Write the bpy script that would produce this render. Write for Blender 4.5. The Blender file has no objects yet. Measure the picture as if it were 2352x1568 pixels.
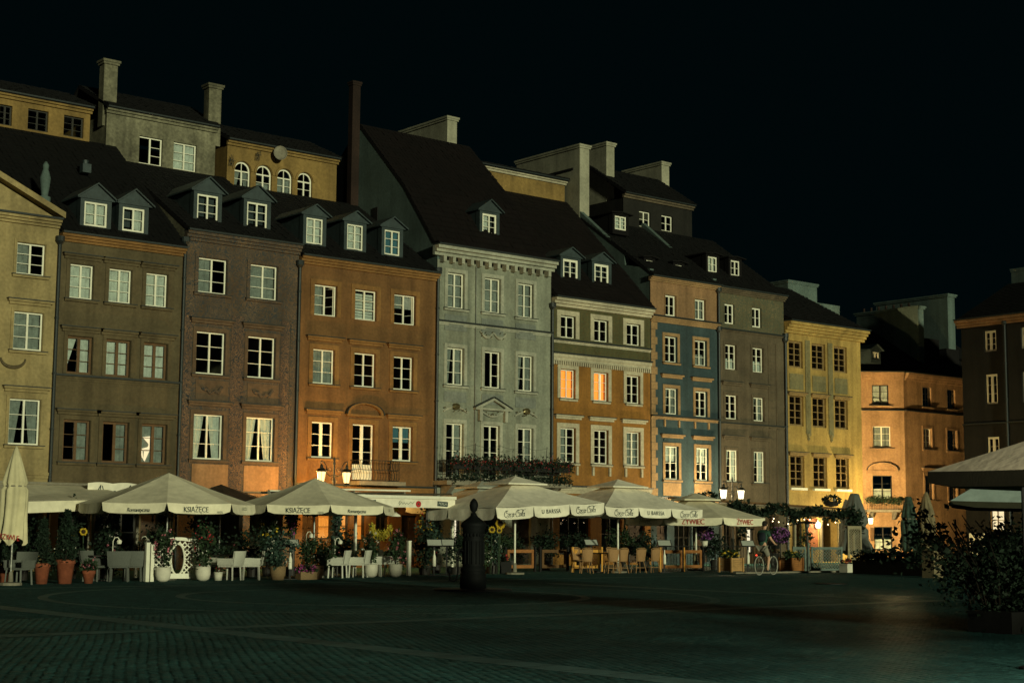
import bpy, bmesh, math, random
import numpy as np
from mathutils import Vector, Matrix
random.seed(7); rng = np.random.default_rng(7)
D = bpy.data; scene = bpy.context.scene; col = scene.collection
R_ = math.radians

# ------------------------------------------------------------------ camera, sky, sun, exposure
cam_d = D.cameras.new('camera'); cam = D.objects.new('camera', cam_d); col.objects.link(cam)
cam_d.sensor_width = 36.0; cam_d.lens = 36.0 * 3593.0 / 2352.0
cam_d.clip_start = 0.1; cam_d.clip_end = 2000
yaw, pit, rol = R_(39.7), math.atan(434.0 / 3593.0), 0.0076
fwd = Vector((math.sin(yaw) * math.cos(pit), math.cos(yaw) * math.cos(pit), math.sin(pit)))
rgt0 = Vector((math.cos(yaw), -math.sin(yaw), 0)); up0 = rgt0.cross(fwd)
rgt = rgt0 * math.cos(rol) + up0 * math.sin(rol); upv = rgt.cross(fwd)
mw = Matrix((rgt, upv, -fwd)).transposed().to_4x4(); mw.translation = (0, -53.5, 1.55)
cam.matrix_world = mw; scene.camera = cam

world = D.worlds.new('World'); scene.world = world; world.use_nodes = True
wn = world.node_tree.nodes; bg = wn['Background']
bg.inputs['Color'].default_value = (0.07, 0.42, 0.50, 1); bg.inputs['Strength'].default_value = 0.0048

SUN_AZ, SUN_EL = R_(9), R_(5.8)      # light travels towards +Y, a little towards +X
sun_d = D.lights.new('sun', 'SUN'); sun = D.objects.new('sun', sun_d); col.objects.link(sun)
sun_d.energy = 2.2; sun_d.color = (0.95, 1.0, 0.65); sun_d.angle = R_(2.5)
sdir = Vector((math.sin(SUN_AZ) * math.cos(SUN_EL), math.cos(SUN_AZ) * math.cos(SUN_EL), -math.sin(SUN_EL)))
sun.rotation_euler = sdir.to_track_quat('-Z', 'Y').to_euler(); sun.location = (0, -80, 30)

vs = scene.view_settings
vs.view_transform = 'Standard'; vs.look = 'None'; vs.exposure = 0.0; vs.gamma = 1.0; vs.use_curve_mapping = False
scene.render.engine = 'CYCLES'
scene.cycles.use_denoising = True
scene.cycles.max_bounces = 6; scene.cycles.transparent_max_bounces = 12
scene.cycles.sample_clamp_indirect = 3.0

# ------------------------------------------------------------------ materials
MATS = {}
def newmat(name):
    m = D.materials.new(name); m.use_nodes = True; MATS[name] = m
    n = m.node_tree.nodes; return m, n, m.node_tree.links, n['Principled BSDF']
def setb(b, col_, rough, spec=0.3, metal=0.0):
    b.inputs['Base Color'].default_value = (*col_, 1); b.inputs['Roughness'].default_value = rough
    b.inputs['Specular IOR Level'].default_value = spec; b.inputs['Metallic'].default_value = metal
def varied(name, c, rough=0.85, var=0.35, s1=0.7, s2=9.0, bump=0.25, bscale=30.0, spec=0.25, metal=0.0, tint=None, streak=0.0):
    """colour c broken up by a broad and a fine noise, with fine relief"""
    m, n, L, b = newmat(name); setb(b, c, rough, spec, metal)
    tc = n.new('ShaderNodeTexCoord')
    g = n.new('ShaderNodeNewGeometry')
    a = n.new('ShaderNodeTexNoise'); a.inputs['Scale'].default_value = s1; a.inputs['Detail'].default_value = 7; a.inputs['Roughness'].default_value = 0.65
    f = n.new('ShaderNodeTexNoise'); f.inputs['Scale'].default_value = s2; f.inputs['Detail'].default_value = 5
    L.new(g.outputs['Position'], a.inputs['Vector']); L.new(g.outputs['Position'], f.inputs['Vector'])
    r1 = n.new('ShaderNodeMapRange'); r1.inputs[1].default_value = 0.3; r1.inputs[2].default_value = 0.7; r1.inputs[3].default_value = 1 - var; r1.inputs[4].default_value = 1 + var * 0.5
    r2 = n.new('ShaderNodeMapRange'); r2.inputs[1].default_value = 0.3; r2.inputs[2].default_value = 0.7; r2.inputs[3].default_value = 1 - var * 0.5; r2.inputs[4].default_value = 1 + var * 0.4
    L.new(a.outputs['Fac'], r1.inputs[0]); L.new(f.outputs['Fac'], r2.inputs[0])
    mu = n.new('ShaderNodeMath'); mu.operation = 'MULTIPLY'; L.new(r1.outputs[0], mu.inputs[0]); L.new(r2.outputs[0], mu.inputs[1])
    last = mu.outputs[0]
    if streak:
        mp = n.new('ShaderNodeMapping'); mp.inputs['Scale'].default_value = (2.2, 2.2, 0.14); L.new(g.outputs['Position'], mp.inputs[0])
        st = n.new('ShaderNodeTexNoise'); st.inputs['Scale'].default_value = 1.0; st.inputs['Detail'].default_value = 6; L.new(mp.outputs[0], st.inputs['Vector'])
        r3 = n.new('ShaderNodeMapRange'); r3.inputs[1].default_value = 0.42; r3.inputs[2].default_value = 0.68; r3.inputs[3].default_value = 1.0; r3.inputs[4].default_value = 1 - streak; L.new(st.outputs['Fac'], r3.inputs[0])
        m3 = n.new('ShaderNodeMath'); m3.operation = 'MULTIPLY'; L.new(last, m3.inputs[0]); L.new(r3.outputs[0], m3.inputs[1]); last = m3.outputs[0]
    mix = n.new('ShaderNodeMix'); mix.data_type = 'RGBA'; mix.blend_type = 'MULTIPLY'; mix.inputs[0].default_value = 1.0
    mix.inputs[6].default_value = (*c, 1)
    cb = n.new('ShaderNodeCombineColor')
    for i in range(3): L.new(last, cb.inputs[i])
    L.new(cb.outputs[0], mix.inputs[7])
    L.new(mix.outputs[2], b.inputs['Base Color'])
    if bump:
        bn = n.new('ShaderNodeTexNoise'); bn.inputs['Scale'].default_value = bscale; bn.inputs['Detail'].default_value = 4; L.new(g.outputs['Position'], bn.inputs['Vector'])
        bp = n.new('ShaderNodeBump'); bp.inputs['Strength'].default_value = bump; bp.inputs['Distance'].default_value = 0.02
        L.new(bn.outputs['Fac'], bp.inputs['Height']); L.new(bp.outputs[0], b.inputs['Normal'])
    return m
def painted(name, c, c2, scale=3.0, width=0.06, fill=0.0, detail=1.5):
    """plaster with a scrolling painted (sgraffito) pattern in a second colour"""
    m = varied(name, c, 0.9, 0.45, streak=0.35); n = m.node_tree.nodes; L = m.node_tree.links; b = n['Principled BSDF']
    src = b.inputs['Base Color'].links[0].from_socket
    g = n.new('ShaderNodeNewGeometry')
    a = n.new('ShaderNodeTexNoise'); a.inputs['Scale'].default_value = scale; a.inputs['Detail'].default_value = detail; a.inputs['Distortion'].default_value = 1.6
    L.new(g.outputs['Position'], a.inputs['Vector'])
    s = n.new('ShaderNodeMath'); s.operation = 'MULTIPLY'; s.inputs[1].default_value = 7.0; L.new(a.outputs['Fac'], s.inputs[0])
    fr = n.new('ShaderNodeMath'); fr.operation = 'PINGPONG'; fr.inputs[1].default_value = 0.5; L.new(s.outputs[0], fr.inputs[0])
    lt = n.new('ShaderNodeMapRange'); lt.inputs[1].default_value = width; lt.inputs[2].default_value = width + 0.12; lt.inputs[3].default_value = 1.0; lt.inputs[4].default_value = fill
    L.new(fr.outputs[0], lt.inputs[0])
    mx = n.new('ShaderNodeMix'); mx.data_type = 'RGBA'; L.new(lt.outputs[0], mx.inputs[0]); L.new(src, mx.inputs[6]); mx.inputs[7].default_value = (*c2, 1)
    L.new(mx.outputs[2], b.inputs['Base Color']); return m
def emit(name, c, s):
    m, n, L, b = newmat(name); setb(b, (0.25, 0.2, 0.12), 0.6)
    b.inputs['Emission Color'].default_value = (*c, 1); b.inputs['Emission Strength'].default_value = s; return m
def thin_glass(name, tint=(0.94, 0.96, 0.96), rough=0.03):
    m, n, L, b = newmat(name); n.remove(b)
    out = n['Material Output']; t = n.new('ShaderNodeBsdfTransparent'); t.inputs[0].default_value = (*tint, 1)
    gl = n.new('ShaderNodeBsdfGlossy'); gl.inputs['Roughness'].default_value = rough; gl.inputs[0].default_value = (0.9, 0.9, 0.9, 1)
    lw = n.new('ShaderNodeLayerWeight'); lw.inputs[0].default_value = 0.5
    pw = n.new('ShaderNodeMath'); pw.operation = 'POWER'; pw.inputs[1].default_value = 4.0; L.new(lw.outputs['Facing'], pw.inputs[0])
    fr = n.new('ShaderNodeMath'); fr.operation = 'MULTIPLY_ADD'; fr.inputs[1].default_value = 0.9; fr.inputs[2].default_value = 0.05; L.new(pw.outputs[0], fr.inputs[0])
    mx = n.new('ShaderNodeMixShader'); L.new(fr.outputs[0], mx.inputs[0]); L.new(t.outputs[0], mx.inputs[1]); L.new(gl.outputs[0], mx.inputs[2]); L.new(mx.outputs[0], out.inputs[0]); return m

varied('plaster_yellow', (0.3312, 0.2520, 0.1152), var=0.34, streak=0.32)
varied('plaster_brown', (0.106, 0.081, 0.042), var=0.34, streak=0.32)
painted('plaster_sgraffito', (0.165, 0.098, 0.058), (0.026, 0.030, 0.034), 4.6, 0.17)
varied('plaster_sgraffito_plain', (0.115, 0.074, 0.044), var=0.34, streak=0.32)
painted('plaster_purple', (0.125, 0.082, 0.050), (0.042, 0.043, 0.043), 3.4, 0.14)
varied('plaster_orange', (0.172, 0.085, 0.030), var=0.34, streak=0.32)
varied('trim_ochre', (0.225, 0.115, 0.036), streak=0.2)
varied('plaster_grey', (0.2484, 0.2592, 0.1980), var=0.34, streak=0.32)
varied('trim_grey', (0.3570, 0.3570, 0.2805), streak=0.15)
varied('panel_grey', (0.1944, 0.2088, 0.1800), streak=0.15)
varied('plaster_ochre', (0.27, 0.122, 0.024), var=0.34, streak=0.32)
painted('plaster_fresco', (0.1080, 0.0864, 0.0360), (0.07, 0.075, 0.035), 4.0, 0.16)
varied('trim_cream', (0.46, 0.41, 0.29), streak=0.15)
varied('plaster_pink', (0.29, 0.165, 0.080), var=0.34, streak=0.32)
varied('plaster_blue', (0.040, 0.066, 0.072), var=0.34, streak=0.32)
varied('trim_sand', (0.3230, 0.1997, 0.0935), streak=0.15)
varied('plaster_olive', (0.1116, 0.0864, 0.0540), var=0.34, streak=0.32)
painted('plaster_olive_fresco', (0.1440, 0.1188, 0.0648), (0.075, 0.08, 0.05), 2.2, 0.15)
varied('plaster_sun', (0.40, 0.265, 0.078), var=0.34, streak=0.32)
painted('panel_sun', (0.2160, 0.1764, 0.0792), (0.17, 0.16, 0.09), 5.0, 0.10)
varied('plaster_rose', (0.40, 0.235, 0.11), var=0.34, streak=0.32)
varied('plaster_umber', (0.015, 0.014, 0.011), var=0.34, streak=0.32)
varied('plaster_lantern', (0.20, 0.185, 0.12), var=0.6, streak=0.42)
varied('plaster_lantern_ochre', (0.26, 0.165, 0.052), var=0.34, streak=0.32)
varied('chimney_plaster', (0.3360, 0.3200, 0.2320), var=0.3, streak=0.25)
varied('chimney_grey', (0.2160, 0.2400, 0.2000), var=0.3, streak=0.25)
varied('chimney_dim', (0.10, 0.14, 0.125), var=0.3, streak=0.25)  # darker copy of the chimney grey, shade put into the colour
varied('brick_dark', (0.024, 0.013, 0.009), var=0.6, s2=14)
varied('roof_tile', (0.0045, 0.0022, 0.0018), 0.85, 0.5, s1=1.2, s2=22)
varied('roof_tile_dark', (0.0024, 0.0024, 0.0023), 0.85, 0.5, s1=1.2, s2=22)
varied('roof_board', (0.004, 0.0032, 0.003), 0.9, 0.3)
varied('roof_metal', (0.0315, 0.0465, 0.0480), 0.55, 0.35, s1=2.0, spec=0.4)
varied('flashing', (0.018, 0.024, 0.024), 0.5, 0.3, spec=0.4)
varied('white_paint', (0.80, 0.77, 0.62), 0.5, 0.12, s1=3, bump=0.05)
varied('wood_frame', (0.1200, 0.0638, 0.0263), 0.55, 0.3, s1=4, bump=0.1)
varied('dark_frame', (0.03, 0.028, 0.022), 0.5, 0.3, bump=0.05)
varied('tan_frame', (0.26, 0.17, 0.07), 0.55, 0.3, s1=4, bump=0.1)
thin_glass('glass')
varied('curtain', (0.56, 0.60, 0.52), 0.9, 0.25, s1=3.0, bump=0.0)
varied('curtain_dim', (0.24, 0.265, 0.23), 0.9, 0.35, s1=3.0, bump=0.0)
varied('blind_blue', (0.06, 0.16, 0.20), 0.8, 0.15, bump=0.0)
emit('lit_curtain', (1.0, 0.19, 0.008), 1.9)
emit('lit_room', (1.0, 0.30, 0.035), 0.75)
emit('lit_pale', (1.0, 0.80, 0.48), 1.1)
emit('lit_white', (1.0, 0.86, 0.58), 1.2)
emit('lamp_warm', (1.0, 0.66, 0.26), 2.2)
emit('lamp_white', (1.0, 0.86, 0.56), 2.6)
emit('tail_light', (1.0, 0.04, 0.02), 2.0)
emit('bulb', (1.0, 0.75, 0.4), 6.0)
varied('cast_iron', (0.004, 0.005, 0.005), 0.7, 0.3, s1=6, spec=0.15, bump=0.15)
varied('lamp_iron', (0.016, 0.015, 0.010), 0.5, 0.3, s1=6, spec=0.4)
varied('canvas', (0.80, 0.73, 0.53), 0.95, 0.22, s1=0.9, s2=4, bump=0.55, bscale=6)
varied('canvas_white', (0.84, 0.78, 0.62), 0.95, 0.22, s1=0.9, s2=4, bump=0.55, bscale=6)
varied('canvas_grey', (0.44, 0.44, 0.36), 0.95, 0.22, s1=0.9, s2=4, bump=0.55, bscale=6)
varied('canvas_yellow', (0.62, 0.55, 0.34), 0.95, 0.22, s1=0.9, s2=4, bump=0.55, bscale=6)
varied('canvas_olive', (0.040, 0.038, 0.022), 0.95, 0.2, s1=2)  # canvas darkened, the shade on the near valances put into its colour
varied('canvas_blue', (0.46, 0.56, 0.52), 0.95, 0.22, s1=0.9, s2=4, bump=0.55, bscale=6)
varied('print_dark', (0.03, 0.05, 0.05), 0.8, 0.1, bump=0)
varied('print_red', (0.42, 0.03, 0.025), 0.8, 0.1, bump=0)
varied('print_pale', (0.55, 0.55, 0.45), 0.8, 0.1, bump=0)
varied('print_faint', (0.24, 0.25, 0.20), 0.8, 0.1, bump=0)
varied('terracotta', (0.2700, 0.0788, 0.0375), 0.85, 0.35, s1=4)
varied('pot_white', (0.66, 0.62, 0.50), 0.7, 0.15, s1=4, bump=0.1)
varied('soil', (0.02, 0.014, 0.01), 0.95, 0.4)
varied('wicker_white', (0.55, 0.54, 0.45), 0.7, 0.2, s2=40, bump=0.6, bscale=90)
varied('wicker_grey', (0.1275, 0.1350, 0.1162), 0.7, 0.25, s2=40, bump=0.6, bscale=90)
varied('wicker_brown', (0.36, 0.20, 0.085), 0.7, 0.25, s2=40, bump=0.6, bscale=90)
varied('wicker_basket', (0.30, 0.20, 0.10), 0.8, 0.35, s2=40, bump=0.8, bscale=60)
varied('wood_fence', (0.31, 0.125, 0.036), 0.6, 0.3, s1=3, s2=14, bump=0.15)
varied('wood_fence_bright', (0.62, 0.30, 0.055), 0.6, 0.25, s1=3, s2=14, bump=0.15)
varied('wood_planter', (0.42, 0.24, 0.09), 0.7, 0.3, s1=3, s2=14, bump=0.2)
varied('lattice_green', (0.13, 0.17, 0.145), 0.7, 0.25, s1=3)
varied('lattice_tan', (0.30, 0.25, 0.15), 0.7, 0.25, s1=3)
varied('menu_paper', (0.50, 0.52, 0.45), 0.7, 0.2, s2=30, bump=0)
varied('black_paint', (0.012, 0.012, 0.011), 0.6, 0.3)
varied('table_dark', (0.03, 0.026, 0.022), 0.5, 0.3)
varied('leaf', (0.024, 0.046, 0.018), 0.7, 0.6, s1=3, s2=12, bump=0)
varied('leaf_dark', (0.011, 0.024, 0.012), 0.75, 0.6, s1=3, s2=12, bump=0)
varied('leaf_blue', (0.0338, 0.0638, 0.0450), 0.7, 0.6, s1=3, s2=12, bump=0)
varied('bark', (0.016, 0.012, 0.008), 0.9, 0.4)
varied('flower_pink', (0.52, 0.16, 0.20), 0.8, 0.4, s2=20, bump=0)
varied('flower_magenta', (0.42, 0.06, 0.26), 0.8, 0.4, s2=20, bump=0)
varied('flower_purple', (0.26, 0.085, 0.30), 0.8, 0.4, s2=20, bump=0)
varied('flower_white', (0.52, 0.50, 0.42), 0.8, 0.2, s2=20, bump=0)
varied('flower_yellow', (0.60, 0.40, 0.03), 0.8, 0.25, s2=20, bump=0)
varied('flower_mimosa', (0.50, 0.42, 0.05), 0.8, 0.3, s2=20, bump=0)
varied('flower_red', (0.38, 0.03, 0.035), 0.8, 0.4, s2=20, bump=0)
varied('seed_brown', (0.04, 0.022, 0.01), 0.9, 0.4)
varied('stone_pale', (0.2025, 0.1613, 0.0900), 0.9, 0.3, s1=2)
varied('stone_trim', (0.2250, 0.2025, 0.1500), 0.9, 0.3, s1=2)
varied('brick_red', (0.26, 0.09, 0.04), 0.85, 0.4, s2=12)
varied('skin', (0.60, 0.34, 0.22), 0.6, 0.1, bump=0)
varied('hair', (0.015, 0.010, 0.007), 0.7, 0.3, s2=60, bump=0.4, bscale=150)
varied('shirt_green', (0.026, 0.070, 0.046), 0.9, 0.3, s2=20)
varied('shorts_grey', (0.24, 0.22, 0.17), 0.9, 0.25, s2=20)
varied('backpack_black', (0.012, 0.016, 0.022), 0.8, 0.3, s2=15)
varied('shoe_dark', (0.03, 0.03, 0.03), 0.7, 0.2)
varied('tyre', (0.34, 0.33, 0.27), 0.6, 0.2)
varied('bike_metal', (0.16, 0.16, 0.14), 0.4, 0.2, spec=0.5, metal=0.6)
varied('door_wood', (0.05, 0.032, 0.02), 0.6, 0.4, s1=3)
varied('interior', (0.05, 0.042, 0.032), 0.9, 0.4)
varied('gold', (0.16, 0.13, 0.06), 0.35, 0.2, metal=0.7)
varied('poppy', (0.50, 0.03, 0.03), 0.7, 0.2, bump=0)
varied('door_blue', (0.06, 0.09, 0.20), 0.7, 0.3)
# square paving: dark stone, damp sheen, relief of setts
def paving(name, c, c2, scale, rough=0.8):
    m, n, L, b = newmat(name); setb(b, c, rough, 0.06)
    g = n.new('ShaderNodeNewGeometry')
    v = n.new('ShaderNodeTexVoronoi'); v.feature = 'F1'; v.inputs['Scale'].default_value = scale; v.inputs['Randomness'].default_value = 0.55
    e = n.new('ShaderNodeTexVoronoi'); e.feature = 'DISTANCE_TO_EDGE'; e.inputs['Scale'].default_value = scale; e.inputs['Randomness'].default_value = 0.55
    L.new(g.outputs['Position'], v.inputs['Vector']); L.new(g.outputs['Position'], e.inputs['Vector'])
    no = n.new('ShaderNodeTexNoise'); no.inputs['Scale'].default_value = 0.35; no.inputs['Detail'].default_value = 8; no.inputs['Roughness'].default_value = 0.7; L.new(g.outputs['Position'], no.inputs['Vector'])
    r = n.new('ShaderNodeMapRange'); r.inputs[1].default_value = 0.3; r.inputs[2].default_value = 0.7; L.new(no.outputs['Fac'], r.inputs[0])
    mx = n.new('ShaderNodeMix'); mx.data_type = 'RGBA'; L.new(r.outputs[0], mx.inputs[0]); mx.inputs[6].default_value = (*c, 1); mx.inputs[7].default_value = (*c2, 1)
    hs = n.new('ShaderNodeHueSaturation'); rr = n.new('ShaderNodeMapRange'); rr.inputs[3].default_value = 0.6; rr.inputs[4].default_value = 1.35
    sp = n.new('ShaderNodeSeparateColor'); L.new(v.outputs['Color'], sp.inputs[0]); L.new(sp.outputs[0], rr.inputs[0]); L.new(rr.outputs[0], hs.inputs['Value']); L.new(mx.outputs[2], hs.inputs['Color'])
    L.new(hs.outputs[0], b.inputs['Base Color'])
    er = n.new('ShaderNodeMapRange'); er.inputs[1].default_value = 0.0; er.inputs[2].default_value = 0.12; L.new(e.outputs['Distance'], er.inputs[0])
    bp = n.new('ShaderNodeBump'); bp.inputs['Strength'].default_value = 0.6; bp.inputs['Distance'].default_value = 0.02; L.new(er.outputs[0], bp.inputs['Height']); L.new(bp.outputs[0], b.inputs['Normal'])
    return m
paving('setts', (0.028, 0.088, 0.082), (0.044, 0.116, 0.108), 8.0)
varied('sett_stone', (0.030, 0.092, 0.085), 0.5, 0.6, s1=0.5, s2=6.5, bump=0.3, bscale=60, spec=0.07)
varied('slab_stone', (0.068, 0.160, 0.148), 0.6, 0.5, s1=0.8, s2=2.2, bump=0.3, bscale=40, spec=0.3)
varied('iron_cover', (0.012, 0.012, 0.012), 0.6, 0.3)

# ------------------------------------------------------------------ geometry helpers
class MB:
    """collects faces, builds them as one mesh object"""
    def __init__(s): s.v = []; s.f = []
    def quad(s, *p):
        i = len(s.v); s.v += [tuple(q) for q in p]; s.f.append(tuple(range(i, i + len(p)))); return s
    def box(s, x0, x1, y0, y1, z0, z1):
        i = len(s.v)
        s.v += [(x0, y0, z0), (x1, y0, z0), (x1, y1, z0), (x0, y1, z0), (x0, y0, z1), (x1, y0, z1), (x1, y1, z1), (x0, y1, z1)]
        s.f += [tuple(i + k for k in q) for q in ((0, 3, 2, 1), (4, 5, 6, 7), (0, 1, 5, 4), (1, 2, 6, 5), (2, 3, 7, 6), (3, 0, 4, 7))]; return s
    def bar(s, a, b, w, h=None):
        """square bar from a to b"""
        h = h or w; a = Vector(a); b = Vector(b); d = (b - a).normalized()
        u = d.cross(Vector((0, 0, 1)))
        if u.length < 1e-3: u = Vector((1, 0, 0))
        u.normalize(); t = u.cross(d).normalized(); i = len(s.v)
        for p in (a, b):
            for q in ((-1, -1), (1, -1), (1, 1), (-1, 1)): s.v.append(tuple(p + u * q[0] * w / 2 + t * q[1] * h / 2))
        s.f += [tuple(i + k for k in q) for q in ((3, 2, 1, 0), (4, 5, 6, 7), (0, 1, 5, 4), (1, 2, 6, 5), (2, 3, 7, 6), (3, 0, 4, 7))]; return s
    def tube(s, pts, r, n=6, closed=False):
        pts = [Vector(p) for p in pts]; m = len(pts); rs = r if isinstance(r, (list, tuple)) else [r] * m
        i0 = len(s.v); u = None
        for k, p in enumerate(pts):
            if closed: d = pts[(k + 1) % m] - pts[k - 1]
            else: d = pts[min(k + 1, m - 1)] - pts[max(k - 1, 0)]
            d.normalize()
            if u is None:
                u = d.orthogonal().normalized()
            else:
                u = (u - d * u.dot(d)); u = u.normalized() if u.length > 1e-5 else d.orthogonal().normalized()
            w = d.cross(u)
            for j in range(n):
                a = 2 * math.pi * j / n; s.v.append(tuple(p + (u * math.cos(a) + w * math.sin(a)) * rs[k]))
        for k in range(m if closed else m - 1):
            for j in range(n):
                a = i0 + k * n + j; b = i0 + k * n + (j + 1) % n; k2 = (k + 1) % m
                s.f.append((a, b, i0 + k2 * n + (j + 1) % n, i0 + k2 * n + j))
        if not closed:
            s.f.append(tuple(i0 + j for j in range(n))[::-1]); s.f.append(tuple(i0 + (m - 1) * n + j for j in range(n)))
        return s
    def lathe(s, prof, cx=0, cy=0, n=16, fl=None):
        i0 = len(s.v); m = len(prof)
        for r, z in prof:
            for j in range(n):
                a = 2 * math.pi * j / n; q = r * (1 + (fl * (j % 2) if fl else 0)); s.v.append((cx + q * math.cos(a), cy + q * math.sin(a), z))
        for k in range(m - 1):
            for j in range(n):
                a = i0 + k * n + j; b = i0 + k * n + (j + 1) % n; s.f.append((a, b, b + n, a + n))
        s.f.append(tuple(i0 + j for j in range(n))[::-1]); s.f.append(tuple(i0 + (m - 1) * n + j for j in range(n))); return s
    def prism(s, poly, y0, y1, ax='y'):
        """polygon [(x,z)] extruded along y (or [(y,z)] along x)"""
        i = len(s.v); n = len(poly)
        for t in (y0, y1):
            for a, b in poly: s.v.append((a, t, b) if ax == 'y' else (t, a, b))
        s.f.append(tuple(range(i, i + n))); s.f.append(tuple(range(i + 2 * n - 1, i + n - 1, -1)))
        for k in range(n): s.f.append((i + k, i + n + k, i + n + (k + 1) % n, i + (k + 1) % n))
        return s
    def blob(s, c, r, n=7, m=5, jit=0.0):
        i0 = len(s.v)
        for k in range(m + 1):
            t = math.pi * k / m
            for j in range(n):
                a = 2 * math.pi * j / n; q = 1 + random.uniform(-jit, jit)
                s.v.append((c[0] + r[0] * math.sin(t) * math.cos(a) * q, c[1] + r[1] * math.sin(t) * math.sin(a) * q, c[2] - r[2] * math.cos(t)))
        for k in range(m):
            for j in range(n): a = i0 + k * n + j; b = i0 + k * n + (j + 1) % n; s.f.append((a, b, b + n, a + n))
        return s
    def mesh(s, name, mat, smooth=False):
        me = D.meshes.new(name); me.from_pydata(s.v, [], s.f)
        me.materials.append(MATS[mat] if isinstance(mat, str) else mat)
        if smooth: me.polygons.foreach_set('use_smooth', [True] * len(me.polygons))
        me.update(); return me
    def build(s, name, mat, parent=None, smooth=False, loc=(0, 0, 0), kind=None, fix=False):
        me = s.mesh(name, mat, smooth)
        if fix:
            bm = bmesh.new(); bm.from_mesh(me); bmesh.ops.recalc_face_normals(bm, faces=bm.faces); bm.to_mesh(me); bm.free()
        return link(name, me, parent, loc, kind=kind)
def link(name, me, parent=None, loc=(0, 0, 0), rz=0.0, kind=None):
    o = D.objects.new(name, me); col.objects.link(o); o.parent = parent; o.location = loc
    if rz: o.rotation_euler = (0, 0, rz)
    if kind: o['kind'] = kind
    return o
def tag(o, label, cat, group=None):
    o['label'] = label; o['category'] = cat
    if group: o['group'] = group
    return o
def thing(name, label, cat, loc=(0, 0, 0), rz=0.0, group=None):
    o = D.objects.new(name, None); o.empty_display_size = 0.2; col.objects.link(o); o.location = loc; o.rotation_euler = (0, 0, rz); o['kind'] = 'thing'
    return tag(o, label, cat, group)
def copy_tree(o, parent=None):
    c = o.copy(); col.objects.link(c); c.parent = parent
    for ch in KIDS(o): copy_tree(ch, c)
    return c
def KIDS(o): return [x for x in D.objects if x.parent == o]
def place_copies(proto, spots):
    """spots: (x, y, z, rz, label); the first moves the prototype, the rest copy it"""
    res = []
    for i, (x, y, z, rz, lab) in enumerate(spots):
        o = proto if i == 0 else copy_tree(proto); o.location = (x, y, z); o.rotation_euler = (0, 0, rz); o['label'] = lab; res.append(o)
    return res

TXT = {}
def text_mesh(body, size, mat, spacing=1.0, shear=0.0, xs=1.0):
    key = (body, size, mat, spacing, shear, xs)
    if key in TXT: return TXT[key]
    cu = D.curves.new('lettering', 'FONT'); cu.body = body; cu.size = size; cu.align_x = 'CENTER'; cu.align_y = 'CENTER'
    cu.space_character = spacing; cu.shear = shear; cu.resolution_u = 3
    tmp = D.objects.new('lettering_tmp', cu); col.objects.link(tmp)
    dg = bpy.context.evaluated_depsgraph_get(); dg.update()
    me = D.meshes.new_from_object(tmp.evaluated_get(dg)); me.name = 'lettering'
    for v in me.vertices: v.co.x *= xs
    me.materials.clear(); me.materials.append(MATS[mat]); D.objects.remove(tmp); D.curves.remove(cu)
    TXT[key] = me; return me
def ribbon_mesh(strokes, w, mat):
    """flat strokes drawn as ribbons of width w in the XY plane"""
    mb = MB()
    for st in strokes:
        ps = [Vector((a, b, 0)) for a, b in st]
        for k in range(len(ps) - 1):
            d = (ps[k + 1] - ps[k]);
            if d.length < 1e-6: continue
            d.normalize(); nrm = Vector((-d.y, d.x, 0)) * w / 2; e = d * w * 0.3
            mb.quad(ps[k] - nrm - e, ps[k + 1] - nrm + e, ps[k + 1] + nrm + e, ps[k] + nrm - e)
    return mb.mesh('lettering', mat)
def arc(cx, cy, rx, ry, a0, a1, n=10):
    return [(cx + rx * math.cos(R_(a0 + (a1 - a0) * i / n)), cy + ry * math.sin(R_(a0 + (a1 - a0) * i / n))) for i in range(n + 1)]
def cola_script(h, mat):
    """flowing script lettering: Coca-Cola"""
    S = []
    S += [arc(0.42, 0.5, 0.40, 0.52, 60, 300, 14) + [(0.75, 0.05)], arc(0.55, 0.78, 0.16, 0.2, 90, 330, 8)]         # C
    S += [arc(0.98, 0.27, 0.17, 0.26, 0, 360, 12), [(1.13, 0.42), (1.3, 0.45)]]                                       # o
    S += [arc(1.48, 0.27, 0.17, 0.26, 50, 310, 10)]                                                                   # c
    S += [arc(1.90, 0.27, 0.17, 0.26, 0, 360, 12), [(2.08, 0.52), (2.08, 0.08), (2.2, 0.0)]]                          # a
    S += [[(2.22, 0.42), (2.42, 0.46)]]                                                                               # -
    S += [arc(2.92, 0.52, 0.42, 0.56, 60, 300, 14) + [(3.25, 0.08)], arc(3.05, 0.80, 0.18, 0.24, 90, 330, 8), [(3.1, 1.05), (3.5, 1.14), (4.0, 1.02), (4.4, 1.1)]]   # C with flag
    S += [arc(3.45, 0.27, 0.17, 0.26, 0, 360, 12), [(3.6, 0.42), (3.75, 0.46)]]                                       # o
    S += [[(3.78, 0.2), (4.02, 0.95), (3.92, 1.0), (3.82, 0.6), (3.84, 0.08), (3.98, 0.02)]]                          # l
    S += [arc(4.22, 0.27, 0.17, 0.26, 0, 360, 12), [(4.40, 0.52), (4.40, 0.08), (4.55, 0.0)]]                         # a
    S += [[(0.3, -0.02), (0.7, -0.18), (1.2, -0.1), (1.6, -0.2), (1.9, -0.12)]]
    q = h / 1.3
    S = [[((x + 0.28 * y - 2.3) * q, (y - 0.45) * q) for x, y in st] for st in S]
    return ribbon_mesh(S, h * 0.05, mat)
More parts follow.
